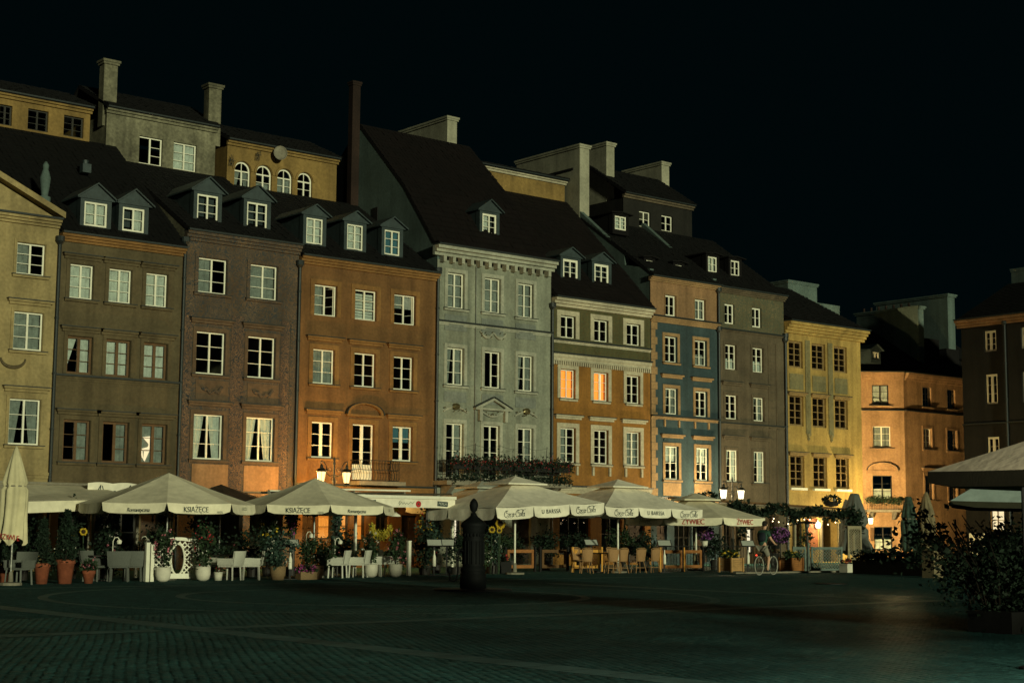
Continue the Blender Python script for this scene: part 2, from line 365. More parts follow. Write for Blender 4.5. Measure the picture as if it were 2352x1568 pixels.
def stick(name, me, parent, c, t, up, nrm, off=0.012):
    """fix a flat mesh on a panel: centre c, tangent t, up vector, outward normal"""
    o = D.objects.new(name, me); col.objects.link(o); o.parent = parent
    t = Vector(t).normalized(); nrm = Vector(nrm).normalized(); up = nrm.cross(t).normalized()
    m = Matrix((t, up, nrm)).transposed().to_4x4(); m.translation = Vector(c) + nrm * off
    o.matrix_local = m; return o

# ------------------------------------------------------------------ leaves and flowers
def leaf_mesh(name, pts, size, mat, flat=0.3, long_=1.6, seed=0):
    """a small bent leaf at every point"""
    r = np.random.default_rng(seed); P = np.asarray(pts, float); n = len(P)
    d = r.normal(size=(n, 3)); d /= np.linalg.norm(d, axis=1)[:, None]
    d[:, 2] *= 1 - flat; d /= np.linalg.norm(d, axis=1)[:, None]
    e = r.normal(size=(n, 3)); e -= (e * d).sum(1)[:, None] * d; e /= np.linalg.norm(e, axis=1)[:, None]
    nn = np.cross(d, e)
    s = size * r.uniform(0.6, 1.35, n)[:, None]
    a = P; b = P + d * s * long_ * 0.5 + e * s * 0.5 + nn * s * 0.12; c = P + d * s * long_; f = P + d * s * long_ * 0.5 - e * s * 0.5 + nn * s * 0.12
    V = np.stack([a, b, c, f], 1).reshape(-1, 3)
    me = D.meshes.new(name); me.vertices.add(4 * n); me.vertices.foreach_set('co', V.ravel())
    me.loops.add(4 * n); me.loops.foreach_set('vertex_index', np.arange(4 * n, dtype=np.int32))
    me.polygons.add(n); me.polygons.foreach_set('loop_start', np.arange(0, 4 * n, 4, dtype=np.int32))
    me.materials.append(MATS[mat]); me.update(calc_edges=True); return me
def cloud(n, c, r, seed, hollow=0.0, clumps=0):
    q = np.random.default_rng(seed); c = np.array(c, float); r = np.array(r, float)
    if clumps:
        cc = q.normal(size=(clumps, 3)); cc /= np.linalg.norm(cc, axis=1)[:, None]; cc *= (0.45 + 0.55 * q.random(clumps))[:, None]
        k = q.integers(0, clumps, n); p = cc[k] + q.normal(size=(n, 3)) * 0.24
    else:
        p = q.normal(size=(n, 3)); p /= np.linalg.norm(p, axis=1)[:, None]; p *= (hollow + (1 - hollow) * q.random(n) ** 0.5)[:, None]
    return c + p * r
def foliage(parent, n, c, r, size, mat, seed, clumps=0, name='foliage', flat=0.3, long_=1.6):
    return link(name, leaf_mesh(name, cloud(n, c, r, seed, 0.2, clumps), size, mat, flat, long_, seed), parent, kind='stuff')
def flowers(parent, n, c, r, size, mat, seed, name='flowers'):
    q = np.random.default_rng(seed); P = cloud(n, c, r, seed + 5, 0.75)
    pts = np.repeat(P, 5, 0) + q.normal(size=(n * 5, 3)) * size * 0.15
    return link(name, leaf_mesh(name, pts, size, mat, 0.2, 0.9, seed), parent, kind='stuff')

# ------------------------------------------------------------------ the square
gm = MB(); gm.quad((-400, -400, 0), (600, -400, 0), (600, 600, 0), (-400, 600, 0))
ground = gm.build('ground', 'setts'); ground['kind'] = 'structure'
def setts_field():
    s = 0.135; xs = np.arange(3, 33, s); ys = np.arange(-46, -27.5, s)
    X, Y = np.meshgrid(xs, ys); X = X + (np.arange(len(ys)) % 2)[:, None] * s / 2
    X = X + 0.02 * np.sin(Y * 0.9)
    ok = ~((np.abs(X - 12.0) < 0.30) | (np.abs(Y + 31.4) < 0.30))
    X = X[ok]; Y = Y[ok]; n = len(X); q = np.random.default_rng(3)
    X = X + q.uniform(-.010, .010, n); Y = Y + q.uniform(-.010, .010, n)
    hw = s / 2 - 0.008 - q.uniform(0, .010, n); hd = s / 2 - 0.008 - q.uniform(0, .010, n); H = 0.005 + q.uniform(-.0018, .0018, n)
    tx = q.uniform(-.0007, .0007, n); ty = q.uniform(-.0007, .0007, n); V = np.zeros((n, 8, 3))
    for k, (a, b) in enumerate(((-1, -1), (1, -1), (1, 1), (-1, 1))):
        V[:, k] = np.stack([X + a * hw, Y + b * hd, np.zeros(n) + 0.001], 1)
        V[:, k + 4] = np.stack([X + a * hw * .86, Y + b * hd * .86, H + a * tx + b * ty], 1)
    F = np.array([(4, 5, 6, 7), (0, 1, 5, 4), (1, 2, 6, 5), (2, 3, 7, 6), (3, 0, 4, 7)])
    idx = (np.arange(n)[:, None, None] * 8 + F[None]).reshape(-1).astype(np.int32)
    me = D.meshes.new('paving_setts'); me.vertices.add(8 * n); me.vertices.foreach_set('co', V.ravel())
    me.loops.add(len(idx)); me.loops.foreach_set('vertex_index', idx)
    me.polygons.add(5 * n); me.polygons.foreach_set('loop_start', np.arange(0, len(idx), 4, dtype=np.int32))
    me.polygons.foreach_set('use_smooth', np.ones(5 * n, bool))
    me.materials.append(MATS['sett_stone']); me.update(calc_edges=True)
    link('paving_setts', me, ground, kind='stuff')
setts_field()
def slab_band(x0, y0, x1, y1, w=0.55, L=0.62):
    mb = MB(); d = Vector((x1 - x0, y1 - y0, 0)); n = int(d.length / L); d.normalize(); t = Vector((-d.y, d.x, 0))
    for i in range(n):
        a = Vector((x0, y0, 0)) + d * (i * L + 0.01); b = a + d * (L - 0.02); h = 0.0045 + random.uniform(0, .0006); q = w / 2 + random.uniform(-.02, .01)
        vs_ = [a - t * q, b - t * q, b + t * q, a + t * q]
        mb.quad(*[(p.x, p.y, h) for p in vs_])
    mb.build('paving_band', 'slab_stone', ground, kind='stuff')
slab_band(12.0, -52, 12.0, -13); slab_band(-6, -31.4, 11.7, -31.4); slab_band(12.3, -31.4, 62, -31.4)
slab_band(31, -52, 31, -31.7); slab_band(31, -31.1, 31, -18); slab_band(-4, -14.6, 58, -14.6, 0.35)
for cx, cy, r in ((21.5, -23, 4.6), (21.5, -23, 7.6)):
    mb = MB(); n = int(2 * math.pi * r / 0.3)
    for i in range(n):
        a0 = 2 * math.pi * (i + .04) / n; a1 = 2 * math.pi * (i + .96) / n; h = 0.0055 + random.uniform(-.0004, .0004)
        if max(abs(cy + (r) * math.sin(a0) + 31.4), 0) < 0.5: continue
        mb.quad(*[(cx + q * math.cos(a), cy + q * math.sin(a), h) for q, a in ((r, a0), (r + .22, a0), (r + .22, a1), (r, a1))])
    mb.build('paving_band', 'slab_stone', ground, kind='stuff')

# ------------------------------------------------------------------ houses
def house(name, label, loc, rz=0.0, cat='house'): return thing(name, label, cat, loc, rz)
def facade(parent, W, z0, z1, ops, mat, name='wall', x0=0.0, y=0.0, rev=0.3, rmat=None):
    """front wall with real openings: ops = (x0,x1,z0,z1[,rise])"""
    mb = MB(); rv = MB()
    xs = sorted({round(v, 3) for v in [x0, W] + [o[0] for o in ops] + [o[1] for o in ops] if x0 <= v <= W})
    zs = sorted({round(v, 3) for v in [z0, z1] + [o[2] for o in ops] + [o[3] for o in ops] if z0 <= v <= z1})
    for i in range(len(xs) - 1):
        for k in range(len(zs) - 1):
            cx = (xs[i] + xs[i + 1]) / 2; cz = (zs[k] + zs[k + 1]) / 2
            if any(o[0] < cx < o[1] and o[2] < cz < o[3] for o in ops): continue
            mb.quad((xs[i], y, zs[k]), (xs[i + 1], y, zs[k]), (xs[i + 1], y, zs[k + 1]), (xs[i], y, zs[k + 1]))
    for o in ops:
        a, b, c, d = o[:4]; rise = o[4] if len(o) > 4 else 0; s = d - rise
        mb.quad((a, y, c), (a, y + rev, c), (a, y + rev, s), (a, y, s)); mb.quad((b, y, c), (b, y, s), (b, y + rev, s), (b, y + rev, c))
        mb.quad((a, y, c), (b, y, c), (b, y + rev, c), (a, y + rev, c))
        if rise:
            m = (a + b) / 2; w = (b - a) / 2; N = 12
            for q in range(N):
                t0 = math.pi * q / N; t1 = math.pi * (q + 1) / N
                p0 = (m - w * math.cos(t0), s + rise * math.sin(t0)); p1 = (m - w * math.cos(t1), s + rise * math.sin(t1))
                mb.quad((p0[0], y, p0[1]), (p1[0], y, p1[1]), (p1[0], y, d), (p0[0], y, d))
                mb.quad((p0[0], y, p0[1]), (p0[0], y + rev, p0[1]), (p1[0], y + rev, p1[1]), (p1[0], y, p1[1]))
        else: mb.quad((a, y, d), (a, y + rev, d), (b, y + rev, d), (b, y, d))
    return mb.build(name, mat, parent)
PM = {}
def pane_mesh(w, h):
    k = (round(w, 2), round(h, 2))
    if k not in PM:
        PM[k] = MB().box(-k[0] / 2, k[0] / 2, 0, 0.006, -k[1] / 2, k[1] / 2).mesh('pane', 'glass')
    return PM[k]
def curtain_mesh(w, h, mat, style, seed):
    q = random.Random(seed); mb = MB(); n = max(6, int(w / 0.045))
    def sheet(xa, xb, top=0.0, bot=None, taper=0.0):
        m = max(4, int(abs(xb - xa) / 0.04)); ph = q.uniform(0, 6); pts = []
        for i in range(m + 1):
            t = i / m; x = xa + (xb - xa) * t; pts.append((x, 0.018 * math.sin(t * m * 1.1 + ph) + 0.01 * math.sin(t * 9)))
        zb = 0 if bot is None else bot
        for i in range(m):
            (xa1, y1), (xb1, y2) = pts[i], pts[i + 1]
            def sx(x): return xa + (x - xa) * (1 - taper)
            mb.quad((sx(xa1), y1, zb), (sx(xb1), y2, zb), (xb1, y2, h - top), (xa1, y1, h - top))
    if style == 'full': sheet(0, w)
    elif style == 'both': sheet(0, w * 0.42, taper=0.45); sheet(w, w * 0.58, taper=0.45)
    elif style == 'left': sheet(0, w * 0.47)
    elif style == 'right': sheet(w * 0.53, w)
    elif style == 'top': sheet(0, w, bot=h * 0.55)
    elif style == 'low': sheet(0, w, top=h * 0.55)
    elif style == 'diag':
        mb.quad((0, 0, h * 0.15), (0.02, 0, h * 0.15), (w * 0.42, 0, h), (0, 0, h)); sheet(w * 0.5, w)
    elif style == 'slats':
        for i in range(int(h / 0.12)): mb.box(0, w, 0, 0.02, i * 0.12, i * 0.12 + 0.10)
    return mb.mesh('curtain', mat)
WSEED = [0]
def window(parent, x0, x1, z0, z1, y=0.0, cols=2, rows=3, mat='white_paint', fw=0.055, mull=0.07, bar=0.022, cur=None, cmat='curtain_dim', rec=0.12,
           sill=None, hood=None, hmat=None, hgap=0.25, open_=None, trim=None, tmat=None, depth=0.05, lit=None, no_glass=()):
    """frame with glazing bars; panes, curtain, sill, hood are its pieces"""
    w, h = x1 - x0, z1 - z0; WSEED[0] += 1
    mb = MB(); d = depth
    mb.box(0, fw, 0, d, 0, h).box(w - fw, w, 0, d, 0, h).box(fw, w - fw, 0.002, d - 0.002, 0, fw).box(fw, w - fw, 0.002, d - 0.002, h - fw, h)
    cw = (w - 2 * fw - (cols - 1) * mull) / cols; rh = (h - 2 * fw - (rows - 1) * bar) / rows
    for c in range(1, cols):
        xa = fw + c * cw + (c - 1) * mull; mb.box(xa, xa + mull, -0.008, d - 0.004, fw, h - fw)
    for c in range(cols):
        xa = fw + c * (cw + mull)
        if open_ == c: continue
        for r in range(1, rows):
            za = fw + r * rh + (r - 1) * bar; mb.box(xa, xa + cw, 0.01, d - 0.012, za, za + bar)
    if open_ is not None:      # one casement swung inwards, seen edge on
        xa = fw + (0 if open_ == 0 else (cols - 1) * (cw + mull)); hx = xa if open_ == 0 else xa + cw; sg = 1 if open_ == 0 else -1
        ex, ey = hx + sg * 0.32 * cw, 0.10 + 0.90 * cw
        for za in (fw, h - fw - 0.04): mb.bar((hx, 0.09, za + 0.02), (ex, ey, za + 0.02), 0.03, 0.04)
        for t in (0.0, 1.0): mb.bar((hx + (ex - hx) * t, 0.09 + (ey - 0.09) * t, fw), (hx + (ex - hx) * t, 0.09 + (ey - 0.09) * t, h - fw), 0.035)
        for r in range(1, rows): za = fw + r * (rh + bar); mb.bar((hx, 0.09, za), (ex, ey, za), 0.02, bar)
    wo = mb.build('window', mat, parent, loc=(x0, y + rec, z0))
    for c in range(cols):
        for r in range(rows):
            if open_ == c or (c, r) in no_glass: continue
            link('pane', pane_mesh(cw, rh), wo, (fw + c * (cw + mull) + cw / 2, d * 0.45, fw + r * (rh + bar) + rh / 2))
    if lit: cmat = lit
    if cur: link('curtain', curtain_mesh(w - 2 * fw, h - 2 * fw, cmat, cur, WSEED[0]), wo, (fw, d + 0.06, fw))
    if sill:
        s = sill if isinstance(sill, (int, float)) else 0.1
        MB().box(-s, w + s, -rec - 0.10, -rec + 0.02, -0.13, -0.045).build('sill', tmat or hmat or mat, wo)
        MB().box(-s - .02, w + s + .02, -rec - 0.13, -rec + 0.10, -0.043, -0.012).build('sill_flashing', 'flashing', wo)
    if trim:
        t = trim; tb = MB(); yy = -rec - 0.035
        tb.box(-t, -0.012, yy, -rec + .02, -0.01, h + t).box(w + 0.012, w + t, yy, -rec + .02, -0.01, h + t).box(-0.012, w + 0.012, yy, -rec + .02, h + 0.012, h + t)
        tb.build('surround', tmat or hmat, wo)
    if hood:
        s = 0.16 + (trim or 0); zb = h + (trim or 0) + hgap
        if hood == 'flat':
            MB().box(-s + .06, w + s - .06, -rec - 0.09, -rec + .02, zb - .10, zb).box(-s, w + s, -rec - 0.17, -rec + .02, zb + .002, zb + .075).build('hood', hmat, wo)
            MB().box(-s - .03, w + s + .03, -rec - 0.21, -rec + .02, zb + .077, zb + .11).build('hood_flashing', 'flashing', wo)
        elif hood == 'arch':
            m = w / 2; Rr = (w / 2 + s); N = 14; hb = MB(); fb = MB(); rise = 0.48
            for (b_, r0, r1, ya) in ((hb, 0.86, 1.0, -0.17), (fb, 1.005, 1.05, -0.21)):
                for i in range(N):
                    t0, t1 = math.pi * i / N, math.pi * (i + 1) / N
                    P = lambda t, q: (m - Rr * q * math.cos(t), zb + rise * (q if q > 1 else q) * math.sin(t))
                    b_.prism([P(t0, r0), P(t1, r0), P(t1, r1), P(t0, r1)], -rec + ya, -rec + .02)
            hb.box(m - Rr, m + Rr, -rec - .15, -rec + .02, zb - .1, zb - .01); hb.build('hood', hmat, wo); fb.build('hood_flashing', 'flashing', wo)
        elif hood == 'gable':
            m = w / 2; Rr = w / 2 + s + 0.25; rise = 0.55; hb = MB()
            hb.prism([(m - Rr, zb), (m + Rr, zb), (m + Rr, zb + .09), (m - Rr, zb + .09)], -rec - .2, -rec + .02)
            for sg in (-1, 1): hb.prism([(m + sg * Rr, zb + .092), (m, zb + rise), (m, zb + rise - .11), (m + sg * (Rr - .25), zb + .092)], -rec - .2, -rec + .02)
            hb.build('hood', hmat, wo, fix=True); fb = MB()
            for sg in (-1, 1): fb.prism([(m + sg * (Rr + .03), zb + .10), (m, zb + rise + .03), (m, zb + rise + .06), (m + sg * (Rr + .03), zb + .135)], -rec - .24, -rec + .02)
            fb.build('hood_flashing', 'flashing', wo, fix=True)
    return wo
def cornice(parent, W, z, h, proj, mat, x0=0.0, steps=3, y=0.0, gutter=True, name='cornice'):
    mb = MB()
    for i in range(steps):
        p = proj * (i + 1) / steps; za = z + h * i / steps; mb.box(x0 - 0.0 + .003 * i, W - .003 * i, y - p, y + 0.02, za + .002, z + h * (i + 1) / steps)
    c = mb.build(name, mat, parent)
    if gutter: MB().box(x0, W, y - proj - 0.09, y + 0.03, z + h + .002, z + h + 0.07).build('gutter', 'flashing', c)
    return c
def downpipe(parent, x, z0, z1, y=-0.10, r=0.065):
    mb = MB().tube([(x, y, z0), (x, y, z1)], r, 10)
    for k in range(int((z1 - z0) / 2.0)): mb.lathe([(r + .018, z0 + 1 + 2 * k), (r + .018, z0 + 1.06 + 2 * k)], x, y, 10)
    mb.lathe([(r, z1), (r + .1, z1 + .12), (r + .1, z1 + .3)], x, y, 10)
    mb.build('downpipe', 'flashing', parent)
def tiles(parent, W, prof, mat, x0=0.0):
    V = []; F = []; q = np.random.default_rng(int(W * 100) + len(prof)); Vn = []; n = 0
    for (ya, za), (yb, zb) in zip(prof[:-1], prof[1:]):
        L = math.hypot(yb - ya, zb - za); rows = max(1, int(L / 0.30)); cols_ = int((W - x0) / 0.21)
        ty, tz = (yb - ya) / L, (zb - za) / L; ny, nz = -tz, ty
        for r in range(rows):
            off = (r % 2) * 0.105; xs = x0 + (np.arange(cols_) + 0.5) * ((W - x0) / cols_) ; hw = (W - x0) / cols_ * 0.47
            s0 = r * L / rows - 0.03; s1 = (r + 1.12) * L / rows; lift = 0.055 + q.uniform(-.012, .014, cols_); lo = 0.02
            for k, (sx, ss, hh) in enumerate(((-1, s0, lift), (1, s0, lift), (1, s1, lo), (-1, s1, lo), (-1, s0, 0.0), (1, s0, 0.0))):
                pass
            b = np.zeros((cols_, 6, 3)); sag = q.uniform(-.012, .012, cols_)
            for k, (sx, ss, hh) in enumerate(((-1, s0, lift), (1, s0, lift + sag), (1, s1, lo), (-1, s1, lo), (-1, s0, 0 * lift), (1, s0, 0 * lift))):
                b[:, k, 0] = xs + sx * hw; b[:, k, 1] = ya + ty * ss + ny * hh; b[:, k, 2] = za + tz * ss + nz * hh
            Vn.append(b.reshape(-1, 3)); base = n + np.arange(cols_) * 6; n += cols_ * 6
            for a in base: F.append((a, a + 1, a + 2, a + 3)); F.append((a + 4, a + 5, a + 1, a))
    me = D.meshes.new('roof_tiles'); me.from_pydata(np.concatenate(Vn).tolist(), [], F); me.materials.append(MATS[mat]); me.update()
    return link('roof_tiles', me, parent, kind='stuff')
def roof(parent, W, prof, mat='roof_tile_dark', x0=0.0, th=0.12, verge=True):
    """roof slab following prof [(y,z)...], tiles laid on it"""
    mb = MB()
    for (ya, za), (yb, zb) in zip(prof[:-1], prof[1:]):
        L = math.hypot(yb - ya, zb - za); ny, nz = (zb - za) / L * th, -(yb - ya) / L * th
        mb.prism([(ya, za), (yb, zb), (yb + ny, zb + nz), (ya + ny, za + nz)], x0, W, 'x')
    r = mb.build('roof', 'roof_board', parent, fix=True)
    up = [p for p in prof]; k = max(range(len(up)), key=lambda i: up[i][1])
    tiles(r, W, up[:k + 1], mat, x0)
    return r
def sides(parent, W, prof, mat, zb=0.0, t=0.25, name='side_wall'):
    """party walls under the roof profile"""
    pts = [(max(p[0], 0.03), p[1] - 0.05) for p in prof]; poly = [(0.03, zb)] + pts + [(pts[-1][0], zb)]
    for xa in (0.012, W - t - 0.012): MB().prism(poly, xa, xa + t, 'x').build(name, mat, parent, fix=True)
    MB().box(0.3, W - 0.3, prof[-1][0] - .2, prof[-1][0] - .02, zb, prof[-1][1] - .15).build('rear_wall', mat, parent)
def dormer(parent, x0, x1, z0, z1, y, roofz, mat='roof_metal', cur=None, cmat='curtain', rows=3, open_=None, gable=0.55, fw=0.07, hgt=0.0):
    """hipped roof window: posts, cheeks, small gable; its window is a window of the house"""
    p = 0.16; mb = MB(); back = y + (z1 + gable - roofz) / 0.62 + 0.4
    mb.box(x0 - p, x0 - .004, y, y + .3, z0 - .25, z1 + .1).box(x1 + .004, x1 + p, y, y + .3, z0 - .25, z1 + .1).box(x0 - .004, x1 + .004, y + .002, y + .298, z1 + .003, z1 + .1).box(x0 - .004, x1 + .004, y + .002, y + .3, z0 - .25, z0 - .004)
    mb.box(x0 - p + .01, x1 + p - .01, y + .302, back, z0 - .25, z1 + .09)
    m = (x0 + x1) / 2; e = 0.14
    mb.prism([(x0 - p - e, z1 + .102), (x1 + p + e, z1 + .102), (m, z1 + .10 + gable)], y - .05, y + .3)
    d = mb.build('dormer', mat, parent, fix=True)
    rb = MB()
    for sg, xe in ((-1, x0 - p - e - .05), (1, x1 + p + e + .05)):
        rb.prism([(xe, z1 + .09), (m, z1 + .12 + gable), (m, z1 + .18 + gable), (xe, z1 + .15)], y - .16, back)
    rb.build('dormer_roof', mat, d, fix=True)
    window(parent, x0, x1, z0, z1, y=y, rec=0.05, cur=cur, cmat=cmat, rows=rows, fw=fw, open_=open_)
    return d
def chimney(parent, x0, x1, y0, y1, z0, z1, mat='chimney_plaster', cap=0.10, pots=0, name='chimney'):
    c = MB().box(x0, x1, y0, y1, z0, z1).build(name, mat, parent)
    cb = MB().box(x0 - cap * .6, x1 + cap * .6, y0 - cap * .6, y1 + cap * .6, z1 + .002, z1 + .10).box(x0 - cap, x1 + cap, y0 - cap, y1 + cap, z1 + .102, z1 + .2)
    cb.build('chimney_cap', mat, c)
    return c
def lantern(parent, x0, x1, z0, z1, y, depth, wins, wall_mat, ridge, label=None, win_kw=None, corn='trim_cream', chz=None):
    """raised attic storey set back on the roof"""
    ops = [w[:4] if len(w) < 5 or not isinstance(w[4], float) else w[:5] for w in wins]
    lw = facade(parent, x1, z0 - 1.2, z1, ops, wall_mat, 'attic_wall', x0, y, 0.25)
    sb = MB(); sb.box(x0 + .01, x0 + .2, y + .02, y + depth, z0 - 1.2, z1).box(x1 - .2, x1 - .01, y + .02, y + depth, z0 - 1.2, z1).box(x0 + .2, x1 - .2, y + depth - .2, y + depth, z0 - 1.2, z1)
    sb.build('attic_side', wall_mat, parent)
    cornice(parent, x1 + .05, z1, 0.22, 0.2, corn, x0 - .05, 2, y)
    roof(parent, x1 + .1, [(y - .28, z1 + .3), (y + 2.7, ridge), (y + depth, z1 + .3)], 'roof_tile_dark', x0 - .1)
    return lw

def rot_about(o, ang):
    c, s = math.cos(ang), math.sin(ang); x, y, z = o.location; o.location = (c * x - s * y, s * x + c * y, z); o.rotation_euler = (0, 0, ang); return o
def op(x0, x1, z0, z1, r=None): return (x0, x1, z0, z1) if r is None else (x0, x1, z0, z1, r)
def shift(L, x0): return [(a - x0, b - x0) + tuple(r) for a, b, *r in L]
def shop_open(parent, x0, x1, z0, z1, kind='dark', y=0.0, fmat='dark_frame', cols=2, rows=2, lit='lit_room'):
    """ground-floor opening: framed door or shop window, panes, lit or dark room behind"""
    if kind == 'door':
        mb = MB().box(x0, x1, y + .16, y + .22, z0, z1); w = x1 - x0
        for k in range(2):
            xa = x0 + .06 + k * (w / 2); 
            for q in range(3): mb.box(xa, xa + w / 2 - .12, y + .135, y + .162, z0 + .12 + q * (z1 - z0) / 3, z0 + (q + 1) * (z1 - z0) / 3 - .06)
        d = mb.build('door', 'door_wood', parent)
        MB().box((x0 + x1) / 2 - .015, (x0 + x1) / 2 + .015, y + .09, y + .135, z0 + .95, z0 + 1.1).build('handle', 'bike_metal', d); return d
    return window(parent, x0, x1, z0, z1, y=y, rec=.14, cols=cols, rows=rows, mat=fmat, fw=.06, mull=.05, bar=.03, cur='full' if kind == 'lit' else None, lit=lit if kind == 'lit' else None)

# ---- yellow pedimented house, cut by the frame
X0 = 16.6; W = 23.02 - X0
h = house('town_house', 'pale yellow house with pediment beside the black downpipe', (X0, 0, 0))
wins = shift([(21.50, 22.55, 10.49, 11.62), (21.50, 22.58, 7.78, 9.14), (21.48, 22.62, 4.43, 6.04), (17.6, 18.7, 10.49, 11.62), (17.6, 18.7, 7.78, 9.14), (17.6, 18.7, 4.43, 6.04)], X0)
gops = shift([(21.0, 22.7, 0.3, 2.3), (18.2, 19.3, 0.1, 2.4)], X0)
facade(h, W, 0, 12.28, wins + gops, 'plaster_yellow')
for i, w in enumerate(wins):
    window(h, *w, hood='flat' if i % 3 else None, hmat='plaster_yellow', sill=.16, cur=['left', 'full', 'both'][i % 3], trim=.12, tmat='plaster_yellow', hgap=.22)
shop_open(h, *gops[0]); shop_open(h, *gops[1], 'door')
cornice(h, W, 3.25, .22, .12, 'plaster_yellow', steps=2, gutter=False, name='belt_course')
cornice(h, W, 12.28, .28, .3, 'plaster_yellow')
mb = MB(); mid = W / 2
mb.prism([(0.1, 12.66), (W - .1, 12.66), (mid, 14.1)], .05, .3).build('pediment', 'plaster_yellow', h, fix=True)
mb = MB()
for sg, xe in ((-1, -.1), (1, W + .1)): mb.prism([(xe, 12.64), (mid, 14.16), (mid, 14.38), (xe, 12.86)], -.32, .35)
pm = mb.build('raking_cornice', 'plaster_yellow', h, fix=True)
MB().tube(arc_pts := [(W - 1.5 + .45 * math.cos(t), -.03, 7.45 + .32 * math.sin(t)) for t in np.linspace(math.pi, 2 * math.pi, 12)], [.03 + .035 * math.sin(i / 11 * math.pi) for i in range(12)], 6).build('festoon', 'plaster_brown', h)
rp = [(0.2, 12.7), (6.3, 17.4), (10, 14.5)]
roof(h, W, rp); sides(h, W, rp, 'plaster_lantern')
statue = MB().lathe([(.22, 13.0), (.22, 13.5), (.12, 13.55), (.17, 13.9), (.2, 14.2), (.13, 14.45), (.1, 14.52), (.12, 14.68), (.04, 14.82)], W - .35, .6, 10).build('roof_finial', 'chimney_dim', h, smooth=True)

# ---- brown house
X0 = 23.06; W = 28.06 - X0
h = house('town_house', 'dull brown house with three small white framed windows under two dormers', (X0, 0, 0))
r1 = shift([(23.52, 24.42, 9.82, 11.08), (25.04, 25.94, 9.82, 11.08), (26.53, 27.42, 9.82, 11.08)], X0)
r2 = shift([(23.52, 24.5, 7.07, 8.44), (25.02, 26.0, 7.07, 8.44), (26.53, 27.51, 7.07, 8.44)], X0)
r3 = shift([(23.5, 24.53, 3.9, 5.4), (25.01, 26.04, 3.9, 5.4), (26.56, 27.59, 3.9, 5.4)], X0)
gops = shift([(23.45, 24.65, .1, 2.35), (24.85, 26.5, .4, 2.35), (26.65, 27.7, .1, 2.3)], X0)
facade(h, W, 0, 11.85, r1 + r2 + r3 + gops, 'plaster_brown')
for i, w in enumerate(r1): window(h, *w, cur='full', cmat='curtain', hood='flat', hmat='plaster_brown', sill=.2, hgap=.1, trim=.16, tmat='plaster_brown')
for i, w in enumerate(r2): window(h, *w, mat='wood_frame', cur=['diag', 'full', 'full'][i], cmat='curtain', hood='flat', hmat='plaster_brown', hgap=.1, trim=.14, tmat='plaster_brown', mull=.11, fw=.08)
for i, w in enumerate(r3): window(h, *w, mat='wood_frame', cur=['right', 'right', 'full'][i], cmat='curtain_dim', hood='flat', hmat='plaster_brown', hgap=.12, sill=.2, trim=.16, tmat='plaster_brown', mull=.11, fw=.08, open_=0 if i == 1 else None)
shop_open(h, *gops[0]); shop_open(h, *gops[1], cols=3); shop_open(h, *gops[2], 'door')
fig = MB().quad((0, 0, .95), (.3, 0, 1.0), (.3, 0, .62), (.22, 0, .74)).quad((-.02, 0, .52), (.3, 0, .62), (.3, 0, .47), (.02, 0, .45)).quad((.08, 0, .44), (.3, 0, .45), (.12, 0, .05), (.06, 0, .12)).quad((-.06, 0, .46), (.02, 0, .44), (.06, 0, .14), (.0, 0, .2)).quad((.24, 0, .66), (.3, 0, .7), (.3, 0, .55), (.22, 0, .56))
fo = fig.build('lit_figure', 'lit_pale', h, loc=(r3[2][0] + .12, .155, 3.95))  # flat figure in the window, its brightness put in as emission
cornice(h, W, 11.85, .28, .26, 'trim_ochre')
cornice(h, W, 6.80, .16, .06, 'plaster_brown', steps=2, gutter=True, name='belt_course'); cornice(h, W, 3.12, .18, .06, 'plaster_brown', steps=2, gutter=False, name='belt_course')
rp = [(-.25, 12.22), (6.35, 17.35), (10, 14.5)]
roof(h, W, rp); sides(h, W, rp, 'plaster_lantern')
dormer(h, 24.02 - X0, 24.92 - X0, 12.58, 13.48, .12, 12.6, cur='full', rows=2); dormer(h, 25.54 - X0, 26.43 - X0, 12.58, 13.48, .12, 12.6, cur='right', rows=2)
lw = [(23.05 - X0, 23.57 - X0, 17.43, 18.25), (24.22 - X0, 25.08 - X0, 17.43, 18.29), (25.74 - X0, 26.6 - X0, 17.43, 18.29)]
lantern(h, -1.6, 26.87 - X0, 17.33, 18.5, 6.3, 5, lw, 'plaster_lantern_ochre', 20.0, corn='plaster_lantern_ochre')
for w in lw: window(h, *w, y=6.3, mat='dark_frame', rows=3)
downpipe(h, -.02, 0, 11.7)
MB().box(2.2, 2.55, 3.2, 3.5, 15.3, 15.65).lathe([(.1, 15.65), (.12, 15.8)], 2.37, 3.35, 8).build('roof_vent', 'roof_metal', h)

# ---- dark sgraffito house
X0 = 28.08; W = 33.2 - X0
h = house('town_house', 'dark house painted with scrollwork, two large windows on each floor', (X0, 0, 0))
r1 = shift([(28.70, 29.94, 10.57, 11.93), (30.98, 32.22, 10.57, 11.93)], X0); r2 = shift([(28.71, 29.95, 7.43, 9.06), (30.96, 32.2, 7.43, 9.06)], X0); r3 = shift([(28.70, 29.96, 4.17, 5.88), (30.98, 32.24, 4.17, 5.88)], X0)
gops = shift([(28.85, 30.95, .5, 2.35), (31.25, 32.75, .1, 2.35)], X0)
facade(h, W, 0, 12.52, r1 + r2 + r3 + gops, 'plaster_purple')
for i, w in enumerate(r1): window(h, *w, cur=['left', 'full'][i], cmat='curtain_dim', sill=.2, hmat='plaster_purple', trim=.16, tmat='plaster_purple')
for i, w in enumerate(r2): window(h, *w, cur=None, sill=.2, hood='flat', hmat='plaster_sgraffito_plain', hgap=.25, trim=.16, tmat='plaster_sgraffito_plain')
